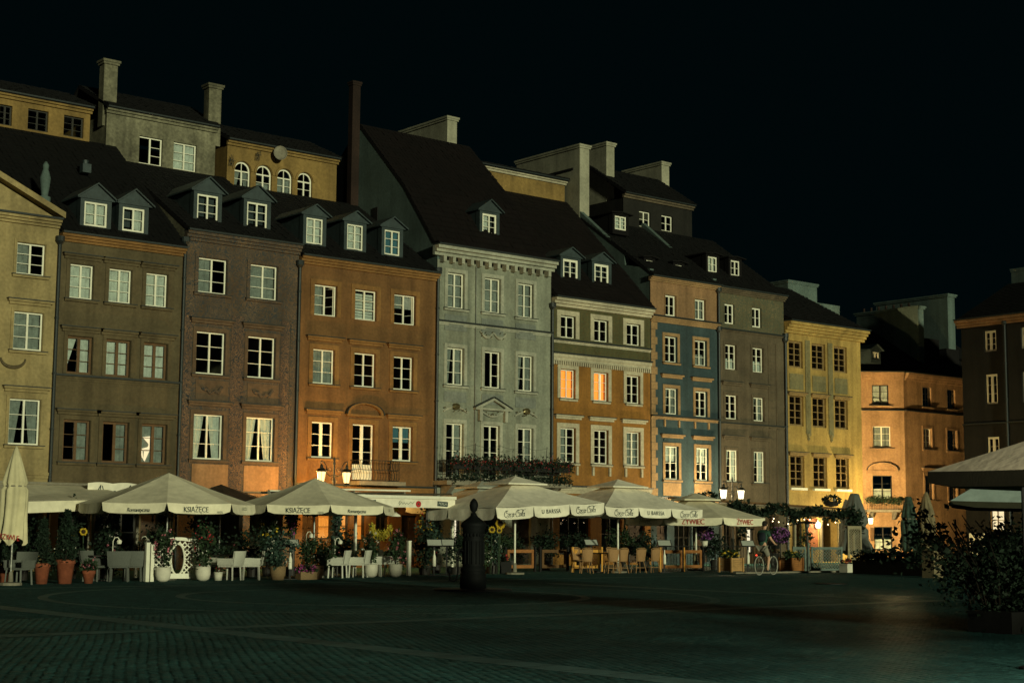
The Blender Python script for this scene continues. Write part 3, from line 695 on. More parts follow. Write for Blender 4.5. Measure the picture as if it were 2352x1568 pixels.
for i, w in enumerate(r3): window(h, *w, cur='both', cmat='curtain', sill=.2, hood='flat', hmat='plaster_sgraffito_plain', hgap=.25, trim=.16, tmat='plaster_sgraffito_plain')
strips = MB()
for xa, xb in ((.06, .42), (2.12, 2.72), (4.36, 4.75)): strips.box(xa, xb, -.012, .01, 3.0, 9.8)
strips.build('painted_strip', 'plaster_sgraffito', h)
for xa in (.75, 3.0):
    MB().box(xa - .1, xa + 1.3, -.02, .01, 6.45, 7.2).build('painted_panel', 'plaster_sgraffito_plain', h)
    MB().tube([(xa + .12 + t * .96, -.03, 6.95 - .22 * math.sin(t * math.pi) - .05 * math.sin(t * 6 * math.pi)) for t in np.linspace(0, 1, 16)], [.025 + .05 * abs(math.sin(i / 15 * 2 * math.pi)) + .01 for i in range(16)], 6).build('festoon', 'plaster_purple', h)
    MB().box(xa - .16, xa + 1.4, -.02, .01, 2.95, 3.98).build('painted_panel', 'plaster_pink', h)
key = MB()
for k in range(48): key.box(W - .33, W - .16 - .05 * (k % 2), -.03, .01, 3.2 + k * .14, 3.2 + k * .14 + .07)
key.build('painted_quoins', 'plaster_purple', h)
cornice(h, W, 12.52, .35, .28, 'plaster_purple'); cornice(h, W, 2.72, .2, .08, 'plaster_pink', steps=2, gutter=True, name='belt_course')
rp = [(-.25, 12.95), (6.35, 16.8), (10, 14.5)]
roof(h, W, rp); sides(h, W, rp, 'plaster_lantern')
dormer(h, 28.96 - X0, 29.88 - X0, 13.48, 14.58, .75, 13.5); dormer(h, 31.19 - X0, 32.12 - X0, 13.48, 14.58, .75, 13.5)
lw = [(29.11 - X0, 30.19 - X0, 16.82, 18.0), (30.71 - X0, 31.81 - X0, 16.82, 18.0)]
lantern(h, 27.6 - X0, 32.7 - X0, 16.8, 18.7, 6.3, 5, lw, 'plaster_lantern', 20.45, corn='plaster_lantern')
window(h, *lw[0], y=6.3, open_=0, rows=3, cur=None); window(h, *lw[1], y=6.3, cur='full', cmat='curtain')
chimney(h, 27.5 - X0, 28.1 - X0, 6.5, 6.95, 18.2, 20.85, 'plaster_lantern'); chimney(h, 32.43 - X0, 33.04 - X0, 6.5, 6.95, 18.2, 20.75, 'plaster_lantern')
downpipe(h, -.02, 0, 12.3)

# ---- orange house with the iron balcony
X0 = 33.22; W = 40.17 - X0
h = house('town_house', 'deep orange house with a small iron balcony behind the street lamp', (X0, 0, 0))
r1 = shift([(33.97, 35.05, 10.18, 11.44), (35.95, 37.03, 10.18, 11.44), (37.93, 39.05, 10.18, 11.44)], X0); r2 = shift([(33.97, 35.0, 7.4, 8.8), (35.97, 37.03, 7.4, 8.8), (37.95, 38.97, 7.4, 8.8)], X0)
r3 = shift([(33.98, 35.01, 4.41, 5.85), (35.95, 37.02, 3.58, 5.85), (37.96, 38.98, 4.41, 5.85)], X0)
gops = shift([(33.65, 34.2, .1, 2.15), (34.4, 35.1, 1.15, 2.15), (35.45, 35.9, 1.1, 2.28), (36.15, 36.7, 1.1, 2.3), (37.2, 37.85, 1.1, 2.15), (38.5, 39.3, .1, 2.15)], X0)
facade(h, W, 0, 12.2, r1 + r2 + r3 + gops, 'plaster_orange')
for i, w in enumerate(r1): window(h, *w, cur=['left', 'slats', 'top'][i], cmat=['curtain_dim', 'curtain', 'curtain_dim'][i], trim=.2, tmat='trim_ochre', open_=[1, None, 1][i], rows=3)
for i, w in enumerate(r2): window(h, *w, cur='full' if i == 0 else None, trim=.2, tmat='trim_ochre', hood='flat', hmat='trim_ochre', hgap=.22, sill=.22)
for i, w in enumerate(r3): window(h, *w, cur=[None, None, 'top'][i], cmat='blind_blue', trim=.2, tmat='trim_ochre', hood='arch' if i == 1 else 'flat', hmat='trim_ochre', hgap=.2, sill=.22 if i != 1 else None, mull=.14, rows=4 if i == 1 else 3)
MB().box(r3[1][0] + .08, r3[1][1] - .08, .105, .13, 3.62, 4.2).build('door_panel', 'white_paint', h)
shop_open(h, *gops[0], 'door'); shop_open(h, *gops[1], 'lit', cols=1); shop_open(h, *gops[2], 'lit', cols=1); shop_open(h, *gops[3], 'lit', cols=1); shop_open(h, *gops[4]); shop_open(h, *gops[5], 'door')
cornice(h, W, 12.2, .3, .28, 'trim_ochre'); cornice(h, W, 3.1, .2, .07, 'trim_ochre', steps=2, gutter=True, name='belt_course')
b = MB().box(2.55, 4.85, -.85, 0.01, 3.34, 3.5).build('balcony_slab', 'stone_trim', h)
rb = MB(); xa, xb, yo, z0, z1 = 2.62, 4.55, -.78, 3.54, 4.35
for (p, q) in (((xa, yo), (xb, yo)), ((xa, yo), (xa, 0)), ((xb, yo), (xb, 0))):
    for z in (z0, z0 + .42, z1): rb.bar((*p, z), (*q, z), .025)
    L = math.hypot(q[0] - p[0], q[1] - p[1]); n = int(L / .13)
    for i in range(n + 1):
        t = i / n; x, y = p[0] + (q[0] - p[0]) * t, p[1] + (q[1] - p[1]) * t
        dx, dy = (q[0] - p[0]) / L * .05, (q[1] - p[1]) / L * .05
        rb.tube([(x + dx * math.sin(u * math.pi * 2), y + dy * math.sin(u * math.pi * 2), z0 + (z1 - z0) * u) for u in np.linspace(0, 1, 7)], .009, 4)
rb.build('balcony_railing', 'lamp_iron', h)
rp = [(-.25, 12.55), (6.35, 16.55), (10, 14.2)]
roof(h, W, rp); sides(h, W, rp, 'plaster_lantern')
for a, b_, cm in ((33.99, 34.79, 'curtain'), (36.0, 36.8, 'curtain'), (37.92, 38.72, 'blind_blue')): dormer(h, a - X0, b_ - X0, 13.24, 14.31, .75, 13.1, cur='full', cmat=cm, gable=.42, fw=.06)
lw = [(a - X0, b_ - X0, 16.5, 17.66, .4) for a, b_ in ((33.69, 34.5), (34.78, 35.59), (35.87, 36.66), (36.93, 37.72))]
lantern(h, 33.3 - X0, 39.02 - X0, 16.55, 18.28, 6.3, 5, lw, 'plaster_lantern_ochre', 19.9, corn='plaster_lantern_ochre')
for i, w in enumerate(lw):
    window(h, w[0], w[1], w[2], w[3] - .4, y=6.3, rows=2, cur=['both', 'low', 'full', None][i], fw=.06)
    m, s = (w[0] + w[1]) / 2, w[3] - .4; fb = MB()
    for q in range(10):
        t0, t1 = math.pi * q / 10, math.pi * (q + 1) / 10
        P = lambda t, r: (m - r * .405 * math.cos(t), s + r * .4 * math.sin(t))
        fb.prism([P(t0, .82), P(t1, .82), P(t1, 1.0), P(t0, 1.0)], 6.42, 6.48)
    fb.box(m - .015, m + .015, 6.43, 6.47, s, s + .33); fb.build('fanlight', 'white_paint', h, fix=True)
    ab = MB()
    for q in range(10):
        t0, t1 = math.pi * q / 10, math.pi * (q + 1) / 10
        P = lambda t, r: (m - r * .405 * math.cos(t), s + r * .4 * math.sin(t))
        ab.prism([P(t0, 1.03), P(t1, 1.03), P(t1, 1.3), P(t0, 1.3)], 6.25, 6.31)
    ab.build('arch_moulding', 'plaster_lantern_ochre', h, fix=True)
ds = MB().lathe([(.02, 0), (.14, .015), (.24, .05), (.30, .1), (.31, .1), (.24, .06), (.14, .03), (.02, .02)], 0, 0, 16)
dish = ds.build('satellite_dish', 'stone_trim', h, True, (35.75 - X0, 5.9, 18.2)); dish.rotation_euler = (R_(75), 0, R_(-25)); dish.scale = (1, 1.15, 1)
MB().tube([(35.75 - X0, 5.95, 18.2), (35.75 - X0, 6.32, 17.95)], .02, 6).build('dish_arm', 'flashing', h)
for xx, zz in ((33.35, 17.6), (34.65, 18.05)):
    iv = MB()
    for i in range(5): iv.tube([(xx - X0 + .05 * i, 6.2, zz - .25), (xx - X0 + .05 * i + random.uniform(-.05, .05), 6.1, zz + random.uniform(.0, .25))], .012, 4)
    iv.bar((xx - X0, 6.15, zz), (xx - X0 + .28, 6.15, zz), .02); iv.build('wall_bracket', 'flashing', h)
downpipe(h, -.02, 0, 12.0)

# ---- tall grey house with the planted balcony
X0 = 40.19; W = 46.72 - X0
h = house('town_house', 'tall pale grey house with gabled window head and long planted balcony', (X0, 0, 0))
r1 = shift([(40.76, 41.67, 11.14, 12.68), (42.81, 43.73, 11.14, 12.68), (44.75, 45.65, 11.10, 12.64)], X0); r2 = shift([(40.77, 41.69, 7.79, 9.40), (42.85, 43.76, 7.79, 9.40), (44.77, 45.66, 7.77, 9.37)], X0); r3 = shift([(40.77, 41.71, 3.75, 6.13), (42.83, 43.73, 3.75, 6.13), (44.79, 45.68, 3.75, 6.11)], X0)
gops = shift([(41.15, 41.62, .9, 2.5), (42.2, 43.9, .5, 2.25), (44.5, 45.6, .1, 2.3)], X0)
facade(h, W, 0, 13.2, r1 + r2 + r3 + gops, 'plaster_grey')
for i, w in enumerate(r1): window(h, *w, cur='full', cmat='curtain_dim', trim=.17, tmat='trim_grey', sill=.22)
for i, w in enumerate(r2): window(h, *w, cur=['both', None, 'both'][i], cmat='curtain_dim', trim=.17, tmat='trim_grey', sill=.22, open_=0 if i == 1 else None)
for i, w in enumerate(r3): window(h, *w, cur=['right', None, 'right'][i], cmat='curtain_dim', trim=.17, tmat='trim_grey', hood='gable' if i == 1 else None, hmat='trim_grey', hgap=.48, rows=4, mull=.08)
for w in r1: MB().box(w[0] - .15, w[1] + .15, -.03, .01, w[2] - 1.0, w[2] - .3).box(w[0] + .05, w[1] - .05, -.045, .01, w[2] - .85, w[2] - .45).build('apron_panel', 'panel_grey', h)
for w in r2: MB().box(w[0] - .15, w[1] + .15, -.03, .01, w[2] - .75, w[2] - .3).build('apron_panel', 'panel_grey', h)
def garland(parent, xc, z, w, sag, mat='trim_grey', loops=2):
    mb = MB()
    for k in range(loops):
        xa = xc - w / 2 + k * w / loops
        mb.tube([(xa + t * w / loops, -.05, z - sag * math.sin(t * math.pi)) for t in np.linspace(0, 1, 12)], [.03 + .035 * math.sin(i / 11 * math.pi) for i in range(12)], 6)
    mb.build('garland', mat, parent)
    gb = MB()
    for i in range(9): gb.blob((xc + random.uniform(-w / 2, w / 2), -.11, z - random.uniform(0, sag)), (.03, .03, .03), 5, 4)
    gb.build('gilded_fruit', 'gold', parent)
garland(h, (r2[1][0] + r2[1][1]) / 2, 10.25, 1.5, .25); garland(h, (r3[1][0] + r3[1][1]) / 2, 6.75, 1.3, .22, loops=1)
for w in (r3[0], r3[2]):
    xc = (w[0] + w[1]) / 2; garland(h, xc, 6.62, 1.3, -.22, loops=1)
    MB().blob((xc, -.1, 6.85), (.22, .08, .15), 8, 5, .15).build('cartouche', 'gold', h)
for sg in (-1, 1): MB().box((r3[1][0] + r3[1][1]) / 2 + sg * .72 - .08, (r3[1][0] + r3[1][1]) / 2 + sg * .72 + .08, -.18, .01, 6.3, 6.95).build('console', 'trim_grey', h)
cornice(h, W, 10.35, .14, .08, 'trim_grey', steps=2, gutter=True, name='belt_course')
cornice(h, W + .1, 13.35, .42, .42, 'trim_grey', x0=-.25, steps=3)
for k in range(13): MB().box(.12 + k * .5, .28 + k * .5, -.3, .01, 13.08, 13.34).build('modillion', 'trim_grey', h)
MB().tube([(2.12, -.05, 3.8), (2.12, -.05, 13.1)], .03, 6).build('conduit', 'panel_grey', h)
MB().box(-.1, 6.95, -1.0, .01, 3.45, 3.63).build('balcony_slab', 'stone_trim', h)
for k in range(5): MB().prism([(-.85, 3.44), (0, 3.44), (0, 2.95), (-.25, 2.98)], .3 + k * 1.45, .55 + k * 1.45, 'x').build('balcony_bracket', 'stone_trim', h, fix=True)
rb = MB(); xa, xb, yo = -.02, 6.88, -.92
for z in (3.7, 4.02, 4.48): rb.bar((xa, yo, z), (xb, yo, z), .03)
for k in range(70): x = xa + (xb - xa) * k / 69; rb.bar((x, yo, 3.64), (x, yo, 4.48), .014)
for xx in (xa, xb):
    for z in (3.7, 4.48): rb.bar((xx, yo, z), (xx, 0, z), .03)
    for k in range(8): rb.bar((xx, yo * k / 8, 3.64), (xx, yo * k / 8, 4.48), .014)
rb.build('balcony_railing', 'black_paint', h)
for k in range(6): MB().box(.1 + k * 1.12, 1.1 + k * 1.12, -1.18, -.96, 4.12, 4.34).build('flower_box', 'black_paint', h)
P = np.stack([rng.uniform(0, 6.9, 2600), rng.uniform(-1.3, -.92, 2600), 4.42 + rng.normal(0, .16, 2600)], 1)
link('foliage', leaf_mesh('foliage', P, .07, 'leaf_dark', seed=11), h, kind='stuff')
P = np.stack([rng.uniform(0, 6.9, 1200), rng.uniform(-1.15, -.95, 1200), 3.78 + rng.normal(0, .09, 1200)], 1)
link('foliage', leaf_mesh('foliage', P, .07, 'leaf_dark', seed=12), h, kind='stuff')
P = np.stack([rng.uniform(0, 6.9, 420), rng.uniform(-1.32, -1.15, 420), 4.45 + rng.normal(0, .15, 420)], 1)
link('flowers', leaf_mesh('flowers', P, .05, 'flower_red', .2, .9, 13), h, kind='stuff')
cl = MB()
for k in range(5): cl.tube([(.1 + k * 1.35, -.9, 4.5), (.1 + k * 1.35 + .05, -.9, 5.25)], .012, 4)
cl.tube([(.1 + t * 5.5, -.9, 5.2 - .12 * abs(math.sin(t * 4 * math.pi))) for t in np.linspace(0, 1, 30)], .008, 4); cl.build('plant_wires', 'black_paint', h)
shop_open(h, *gops[0], 'lit', lit='lit_white', cols=1, rows=1); shop_open(h, *gops[1]); shop_open(h, *gops[2], 'door')
gb = MB()   # scrolled grille before the lit doorway
for k in range(4): gb.bar((gops[0][0] + .04 + k * .13, .06, .9), (gops[0][0] + .04 + k * .13, .06, 2.45), .02)
for k in range(5): gb.tube([(gops[0][0] + .23 + .1 * math.cos(a) * (1 - a / 12), .05, .98 + k * .32 + .13 * math.sin(a) * (1 - a / 12)) for a in np.linspace(0, 8, 20)], .01, 4)
gb.build('door_grille', 'black_paint', h)
rp = [(-.4, 13.85), (.30, 14.0), (.76, 14.61), (1.64, 15.71), (2.54, 16.83), (3.16, 17.45), (6.2, 20.38), (11, 16.5)]
roof(h, W, rp, 'roof_tile'); sides(h, W, rp, 'chimney_dim')
dormer(h, 43.42 - X0, 44.25 - X0, 14.88, 15.81, .95, 14.9, rows=3, cur='left', cmat='curtain', gable=.5, fw=.09)
chimney(h, 46.1 - X0, 46.7 - X0, 7.2, 11.2, 18.5, 21.85, 'chimney_plaster')
chimney(h, 39.74 - X0, 40.16 - X0, 6.15, 6.5, 15.5, 22.2, 'brick_dark', .06)
wl = MB().box(-.02, .01, 4.6, 5.0, 15.4, 16.2).build('side_window', 'black_paint', h)
downpipe(h, -.02, 0, 12.5)

# ---- house with fresco frieze and two lit windows
X0 = 46.76; W = 53.1 - X0
h = house('town_house', 'ochre house with green fresco storey and two glowing orange windows', (X0, 0, 0))
r1 = shift([(47.31, 48.22, 10.39, 11.41), (49.4, 50.31, 10.39, 11.41), (51.51, 52.42, 10.39, 11.41)], X0); r2 = shift([(47.33, 48.22, 7.6, 8.93), (49.39, 50.3, 7.6, 8.93), (51.51, 52.39, 7.6, 8.93)], X0); r3 = shift([(47.32, 48.25, 4.66, 6.24), (49.41, 50.31, 4.66, 6.24), (51.5, 52.4, 4.66, 6.24)], X0)
gops = shift([(47.3, 49.2, .5, 2.25), (49.9, 51.2, .6, 2.25), (51.6, 52.7, .1, 2.3)], X0)
facade(h, W, 0, 9.3, r2 + r3 + gops, 'plaster_ochre'); facade(h, W, 9.3, 11.8, r1, 'plaster_fresco', 'frieze_wall')
for i, w in enumerate(r1): window(h, *w, trim=.24, tmat='trim_cream', rows=2, cur=None)
for i, w in enumerate(r2): window(h, *w, trim=.2, tmat='trim_cream', rows=3, bar=.02, cur='full' if i < 2 else None, lit='lit_curtain' if i < 2 else None, sill=.1, hmat='trim_cream')
MB().box(r2[1][0] + .52, r2[1][0] + .60, .16, .17, 7.68, 8.85).build('curtain_gap', 'lit_pale', h)
for i, w in enumerate(r3): window(h, *w, trim=.22, tmat='trim_cream', rows=4, hood='flat', hmat='trim_cream', hgap=.28, sill=.22, cur=['left', None, 'full'][i], cmat='curtain_dim')
for w in r3:
    for xx in (w[0] - .14, w[1] + .02): MB().box(xx, xx + .12, -.08, .01, 4.1, 4.5).build('console', 'trim_cream', h)
cornice(h, W, 11.8, .38, .36, 'trim_cream'); cornice(h, W, 10.12, .12, .07, 'trim_cream', steps=2, gutter=True, name='belt_course')
cornice(h, W, 9.3, .32, .12, 'trim_cream', steps=2, gutter=True, name='belt_course'); cornice(h, W, 3.25, .3, .12, 'trim_cream', steps=2, gutter=True, name='belt_course')
dn = MB()
for k in range(46): dn.box(.06 + k * .137, .14 + k * .137, -.10, .005, 9.12, 9.29)
dn.build('dentil_band', 'trim_cream', h)
MB().box(.7, 3.0, -.03, .01, 2.72, 3.1).build('sign_board', 'plaster_fresco', h)
shop_open(h, *gops[0], cols=3); shop_open(h, *gops[1]); shop_open(h, *gops[2], 'door')
rp = [(-.3, 12.28), (6.1, 18.45), (11, 15)]
roof(h, W, rp, 'roof_tile'); sides(h, W, rp, 'chimney_dim')
dormer(h, 48.13 - X0, 49.08 - X0, 13.28, 14.25, .75, 13.2, gable=.42, fw=.11); dormer(h, 50.13 - X0, 51.08 - X0, 13.28, 14.25, .75, 13.2, gable=.42, fw=.11)
lantern(h, .1, W - .1, 18.4, 19.35, 6.15, 4.5, [], 'plaster_lantern_ochre', 20.0, corn='trim_cream')
downpipe(h, -.02, 0, 11.6)

# ---- blue house with pink top storey
X0 = 53.12; W = 57.86 - X0
h = house('town_house', 'narrow slate blue house with a salmon pink top storey', (X0, 0, 0))
r0 = shift([(54.13, 54.9, 12.04, 13.07), (56.21, 57.0, 12.04, 13.07)], X0); r1 = shift([(54.09, 54.95, 9.77, 11.03), (56.19, 57.05, 9.75, 11.01)], X0); r2 = shift([(54.11, 54.96, 7.23, 8.49), (56.22, 57.06, 7.22, 8.47)], X0); r3 = shift([(54.09, 55.0, 4.07, 5.67), (56.25, 57.12, 4.07, 5.67)], X0)
gops = shift([(53.5, 54.2, .1, 2.0), (54.7, 55.9, .5, 2.05), (56.2, 57.1, .1, 2.0)], X0)
facade(h, W, 0, 11.66, r1 + r2 + r3 + gops, 'plaster_blue'); facade(h, W, 11.66, 13.65, r0, 'plaster_pink', 'upper_wall')
for i, w in enumerate(r0): window(h, *w, rows=2, fw=.08, trim=.05, tmat='trim_sand', cur='full' if i else None)
for i, w in enumerate(r1): window(h, *w, rows=3, trim=.17, tmat='trim_sand', sill=.18, hmat='trim_sand', cur='low' if i else None)
for i, w in enumerate(r2): window(h, *w, rows=3, trim=.17, tmat='trim_sand', hood='flat', hmat='trim_sand', hgap=.42, cur=None if i else 'both')
for i, w in enumerate(r3): window(h, *w, rows=4, trim=.17, tmat='trim_sand', hood='flat', hmat='trim_sand', hgap=.32, sill=.2, cur='top', cmat='curtain')
for w in r3:
    MB().box(w[0] - .16, w[1] + .16, -.03, .01, 3.28, 3.9).build('apron_panel', 'trim_sand', h)
    MB().box(w[0] - .1, w[1] + .1, -.045, .0, 5.9, 6.06).build('head_panel', 'plaster_blue', h)
for k in range(24):
    MB().box(.02, .30 + (.14 if k % 2 else 0), -.035, .005, 2.9 + k * .365, 2.9 + k * .365 + .35).build('quoin', 'trim_sand', h)
cornice(h, W + .05, 11.66, .26, .2, 'trim_sand', steps=3); cornice(h, W + .08, 13.65, .2, .25, 'trim_sand', x0=-.1)
cornice(h, W, 6.95, .13, .08, 'trim_sand', steps=2, gutter=True, name='belt_course'); cornice(h, W, 2.9, .25, .1, 'trim_sand', steps=2, gutter=True, name='belt_course')
for w in r2:
    for xx in (w[0] - .12, w[1] + .02): MB().box(xx, xx + .1, -.07, .01, 6.6, 6.94).build('console', 'trim_sand', h)
shop_open(h, *gops[0], 'door'); shop_open(h, *gops[1], cols=3); shop_open(h, *gops[2], 'door')
rp = [(-.25, 13.92), (5.0, 17.5), (9.0, 14.5)]
roof(h, W, rp); sides(h, W, [(0, 14.3), (1.78, 14.7), (1.85, 15.3), (5.1, 17.9), (9, 15.0)], 'chimney_dim')
chimney(h, .0, .66, 5.12, 10.2, 14.5, 21.2, 'chimney_plaster'); chimney(h, 56.3 - X0, 56.88 - X0, 6.5, 9.6, 15, 22.1, 'chimney_plaster')
MB().box(-.06, .0, 5.6, 9.2, 20.1, 20.22).build('snow_guard', 'black_paint', h)
for a, b_, zz in ((.72, 1.2, 14.66), (2.78, 3.26, 14.66)): dormer(h, a, b_, zz, zz + .22, 1.0, 14.7, rows=1, gable=.05, fw=.03, mat='roof_board')
dormer(h, 54.9 - X0 - 1.1, 55.7 - X0 - 1.1, 16.75, 17.45, 3.2, 16.2, rows=3, gable=.05, mat='roof_board', cur='full')
downpipe(h, W + .0, 0, 11.5); downpipe(h, W + .0, 11.95, 13.5)

# ---- olive house
X0 = 57.9; W = 62.93 - X0
h = house('town_house', 'olive grey house with faded wall painting under the roof behind the right lamp', (X0, 0, 0))
r0 = shift([(58.4, 59.14, 12.04, 13.06), (60.47, 61.2, 12.04, 13.06)], X0); r1 = shift([(58.4, 59.24, 9.72, 10.98), (60.46, 61.3, 9.72, 10.98)], X0); r2 = shift([(58.4, 59.28, 7.21, 8.42), (60.48, 61.31, 7.21, 8.42)], X0); r3 = shift([(58.42, 59.29, 4.07, 5.65), (60.47, 61.33, 4.07, 5.65)], X0)
gops = shift([(58.2, 58.9, .5, 2.25), (59.9, 60.5, .5, 1.75), (61.3, 62.35, .05, 2.4)], X0)
facade(h, W, 0, 11.7, r1 + r2 + r3 + gops, 'plaster_olive'); facade(h, W, 11.7, 13.58, r0, 'plaster_olive_fresco', 'frieze_wall')
for i, w in enumerate(r0): window(h, *w, rows=2, fw=.08)
for i, w in enumerate(r1): window(h, *w, rows=3, trim=.14, tmat='plaster_olive', cur='low', cmat='curtain')
for i, w in enumerate(r2): window(h, *w, rows=3, trim=.14, tmat='plaster_olive', hood='flat', hmat='plaster_olive', hgap=.45, cur='both' if i else None)
for i, w in enumerate(r3): window(h, *w, rows=4, trim=.14, tmat='plaster_olive', hood='flat', hmat='plaster_olive', hgap=.5, sill=.2, cur='both', cmat='curtain')
pl = MB()
for xx in (3.75, 4.35): pl.box(xx, xx + .06, -.03, .005, 2.9, 11.3)
for k in range(20): pl.box(3.82, 4.34, -.02, .005, 3.1 + k * .4, 3.12 + k * .4)
pl.build('pilaster', 'plaster_olive', h)
cornice(h, W, 11.62, .1, .1, 'plaster_olive', steps=2, gutter=True, name='belt_course'); cornice(h, W + .05, 13.58, .24, .26, 'plaster_olive'); cornice(h, W, 6.85, .12, .06, 'plaster_olive', steps=2, gutter=True, name='belt_course'); cornice(h, W, 2.75, .15, .08, 'plaster_olive', steps=2, gutter=True, name='belt_course')
shop_open(h, *gops[0]); shop_open(h, *gops[1], 'lit', lit='lit_white', rows=1, cols=1); shop_open(h, *gops[2], 'door')
rp = [(-.25, 13.88), (5.0, 17.5), (9.0, 14.5)]
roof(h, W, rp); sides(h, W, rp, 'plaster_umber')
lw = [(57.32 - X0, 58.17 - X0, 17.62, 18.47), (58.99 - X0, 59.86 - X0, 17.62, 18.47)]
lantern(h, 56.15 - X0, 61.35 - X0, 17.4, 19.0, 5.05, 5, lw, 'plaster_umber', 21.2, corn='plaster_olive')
for w in lw: window(h, *w, y=5.05, rows=2)
chimney(h, 62.3 - X0, 62.9 - X0, 8.3, 11.4, 16, 22.3, 'chimney_plaster')
for a in (.38, 2.1): dormer(h, a, a + .68, 14.8, 15.6, 1.0, 14.75, rows=2, gable=.05, mat='roof_board', cur='full' if a < 1 else None)
downpipe(h, W - .0, 0, 11.4)

# ---- bright yellow house
X0 = 62.98; W = 69.31 - X0
h = house('town_house', 'bright yellow corner house with tan framed windows and arched doorway', (X0, 0, 0))
cs = [(63.31, 64.44), (65.17, 66.3), (67.03, 68.13)]
r1 = shift([(a, b_, 10.17, 11.59) for a, b_ in cs], X0); r2 = shift([(a, b_, 7.11, 8.74) for a, b_ in cs], X0); r3 = shift([(a, b_, 3.9, 5.6) for a, b_ in cs], X0)
gops = shift([(63.4, 64.3, .1, 2.1), (65.75, 67.05, .05, 2.42, .62)], X0)
facade(h, W, 0, 11.97, r1 + r2 + r3 + gops, 'plaster_sun', rev=.45)
for w in r1 + r2: window(h, *w, mat='tan_frame', rows=4, bar=.035, fw=.1, hood='flat' if w in r2 else None, hmat='tan_frame', hgap=.05)
for i, w in enumerate(r3): window(h, *w, mat='tan_frame', rows=4, bar=.035, fw=.1, hood='flat', hmat='tan_frame', hgap=.05); MB().box(w[0] - .08, w[1] + .08, -.14, .02, 3.76, 3.88).build('sill', 'white_paint', h)
for w in r1: MB().box(w[0] + .02, w[1] - .02, -.03, .01, 9.02, 9.85).build('painted_panel', 'panel_sun', h)
for xx in (1.62, 3.5):
    MB().box(xx, xx + .38, -.05, .01, 6.75, 11.7).build('painted_strip', 'panel_sun', h); MB().lathe([(.02, 6.35), (.09, 6.45), (.05, 6.55), (.13, 6.66), (.16, 6.74)], xx + .19, -.03, 8).build('tassel', 'panel_sun', h)
cornice(h, W + .25, 11.97, .58, .5, 'plaster_sun', x0=-.05, steps=4)
ab = MB(); m, s = (gops[1][0] + gops[1][1]) / 2, 1.80
for q in range(12):
    t0, t1 = math.pi * q / 12, math.pi * (q + 1) / 12
    P = lambda t, r: (m - r * math.cos(t), s + r * math.sin(t))
    ab.prism([P(t0, .68), P(t1, .68), P(t1, .86), P(t0, .86)], -.05, .01)
ab.box(m - .86, m - .68, -.05, .01, 0, 1.8).box(m + .68, m + .86, -.05, .01, 0, 1.8); ab.build('arch_moulding', 'stone_pale', h, fix=True)
MB().box(gops[1][0], gops[1][0] + .5, .3, .36, .05, 2.3).build('door', 'door_wood', h); shop_open(h, *gops[0])
MB().box(.95 + .5, 2.35, -.1, .01, .7, 2.3).build('menu_board', 'brick_red', h)
rp = [(-.45, 12.62), (5.0, 15.5), (9.0, 13.5)]
roof(h, W, rp); sides(h, W, [(0, 11.9), (.2, 12.4), (5.0, 15.4), (9, 13.4)], 'plaster_sun')
lamp = MB().lathe([(.06, 1.78), (.13, 1.84), (.15, 2.05), (.08, 2.12)], 0, 0, 10).build('wall_lamp', 'lamp_white', h, True, (65.2 - X0, -.22, 0)); MB().tube([(0, .22, 2.2), (0, .05, 2.25), (0, 0, 2.14)], .02, 6).build('lamp_bracket', 'lamp_iron', lamp)
for (lx, ly, lz, e, c) in ((65.2, -.5, 1.95, 130, (1, .78, .42)),):
    ld = D.lights.new('wall_lamp_light', 'POINT'); ld.energy = e; ld.color = c; ld.shadow_soft_size = .12; lo = D.objects.new('wall_lamp_light', ld); col.objects.link(lo); lo.location = (lx - X0, ly, lz); lo.parent = h
downpipe(h, -.02, 0, 11.6)
chimney(h, 4.6, 5.6, 6.5, 8.5, 13, 15.4, 'chimney_dim')

# ---- rose corner house beyond the side street
h = house('corner_house', 'rose plastered house with bent front and arched window head past the alley', (80.8, 5.6, 0)); A = R_(-39.72)
wl_ = [(-1.97, -.93, 9.48, 10.73), (-1.97, -.87, 6.83, 8.15), (-2.04, -.83, 3.63, 5.11), (-2.01, -.88, .55, 1.96)]
wr_ = [(1.96, 2.89, 9.53, 10.75), (4.59, 5.46, 9.53, 10.75), (1.96, 2.8, 6.85, 8.13), (4.48, 5.5, 6.85, 8.13), (1.99, 2.85, 3.7, 5.18), (4.5, 5.4, 3.7, 5.18)]
rot_about(facade(h, 0, 0, 11.05, wl_, 'plaster_rose', x0=-9.0), A); facade(h, 12, 0, 11.05, wr_, 'plaster_rose')
for i, w in enumerate(wl_):
    rot_about(window(h, *w, mat=['dark_frame', 'white_paint', 'dark_frame', 'dark_frame'][i], trim=.17 if i in (1, 2) else None, tmat='plaster_rose', sill=.2 if i < 2 else None, hmat='plaster_rose', hood='arch' if i == 2 else None, hgap=.15, cur=['full', 'full', 'low', 'low'][i], cmat=['curtain', 'curtain_dim', 'curtain', 'curtain'][i]), A)
for i, w in enumerate(wr_): window(h, *w, mat='white_paint' if i == 2 else 'dark_frame', trim=.15 if i > 1 else None, tmat='plaster_rose', sill=.15, hmat='plaster_rose', hood='flat' if i > 3 else None)
rot_about(cornice(h, .0, 11.05, .45, .35, 'plaster_rose', x0=-9.0), A); cornice(h, 12, 11.05, .45, .35, 'plaster_rose', x0=0.12)
rot_about(cornice(h, .0, 9.0, .12, .08, 'plaster_rose', x0=-9.0, steps=2, name='belt_course'), A); cornice(h, 12, 9.0, .12, .08, 'plaster_rose', steps=2, x0=.05, name='belt_course')
rot_about(MB().box(-2.6, -.55, -.8, .01, 2.85, 3.0).build('balcony_slab', 'stone_trim', h), A)
rb = MB()
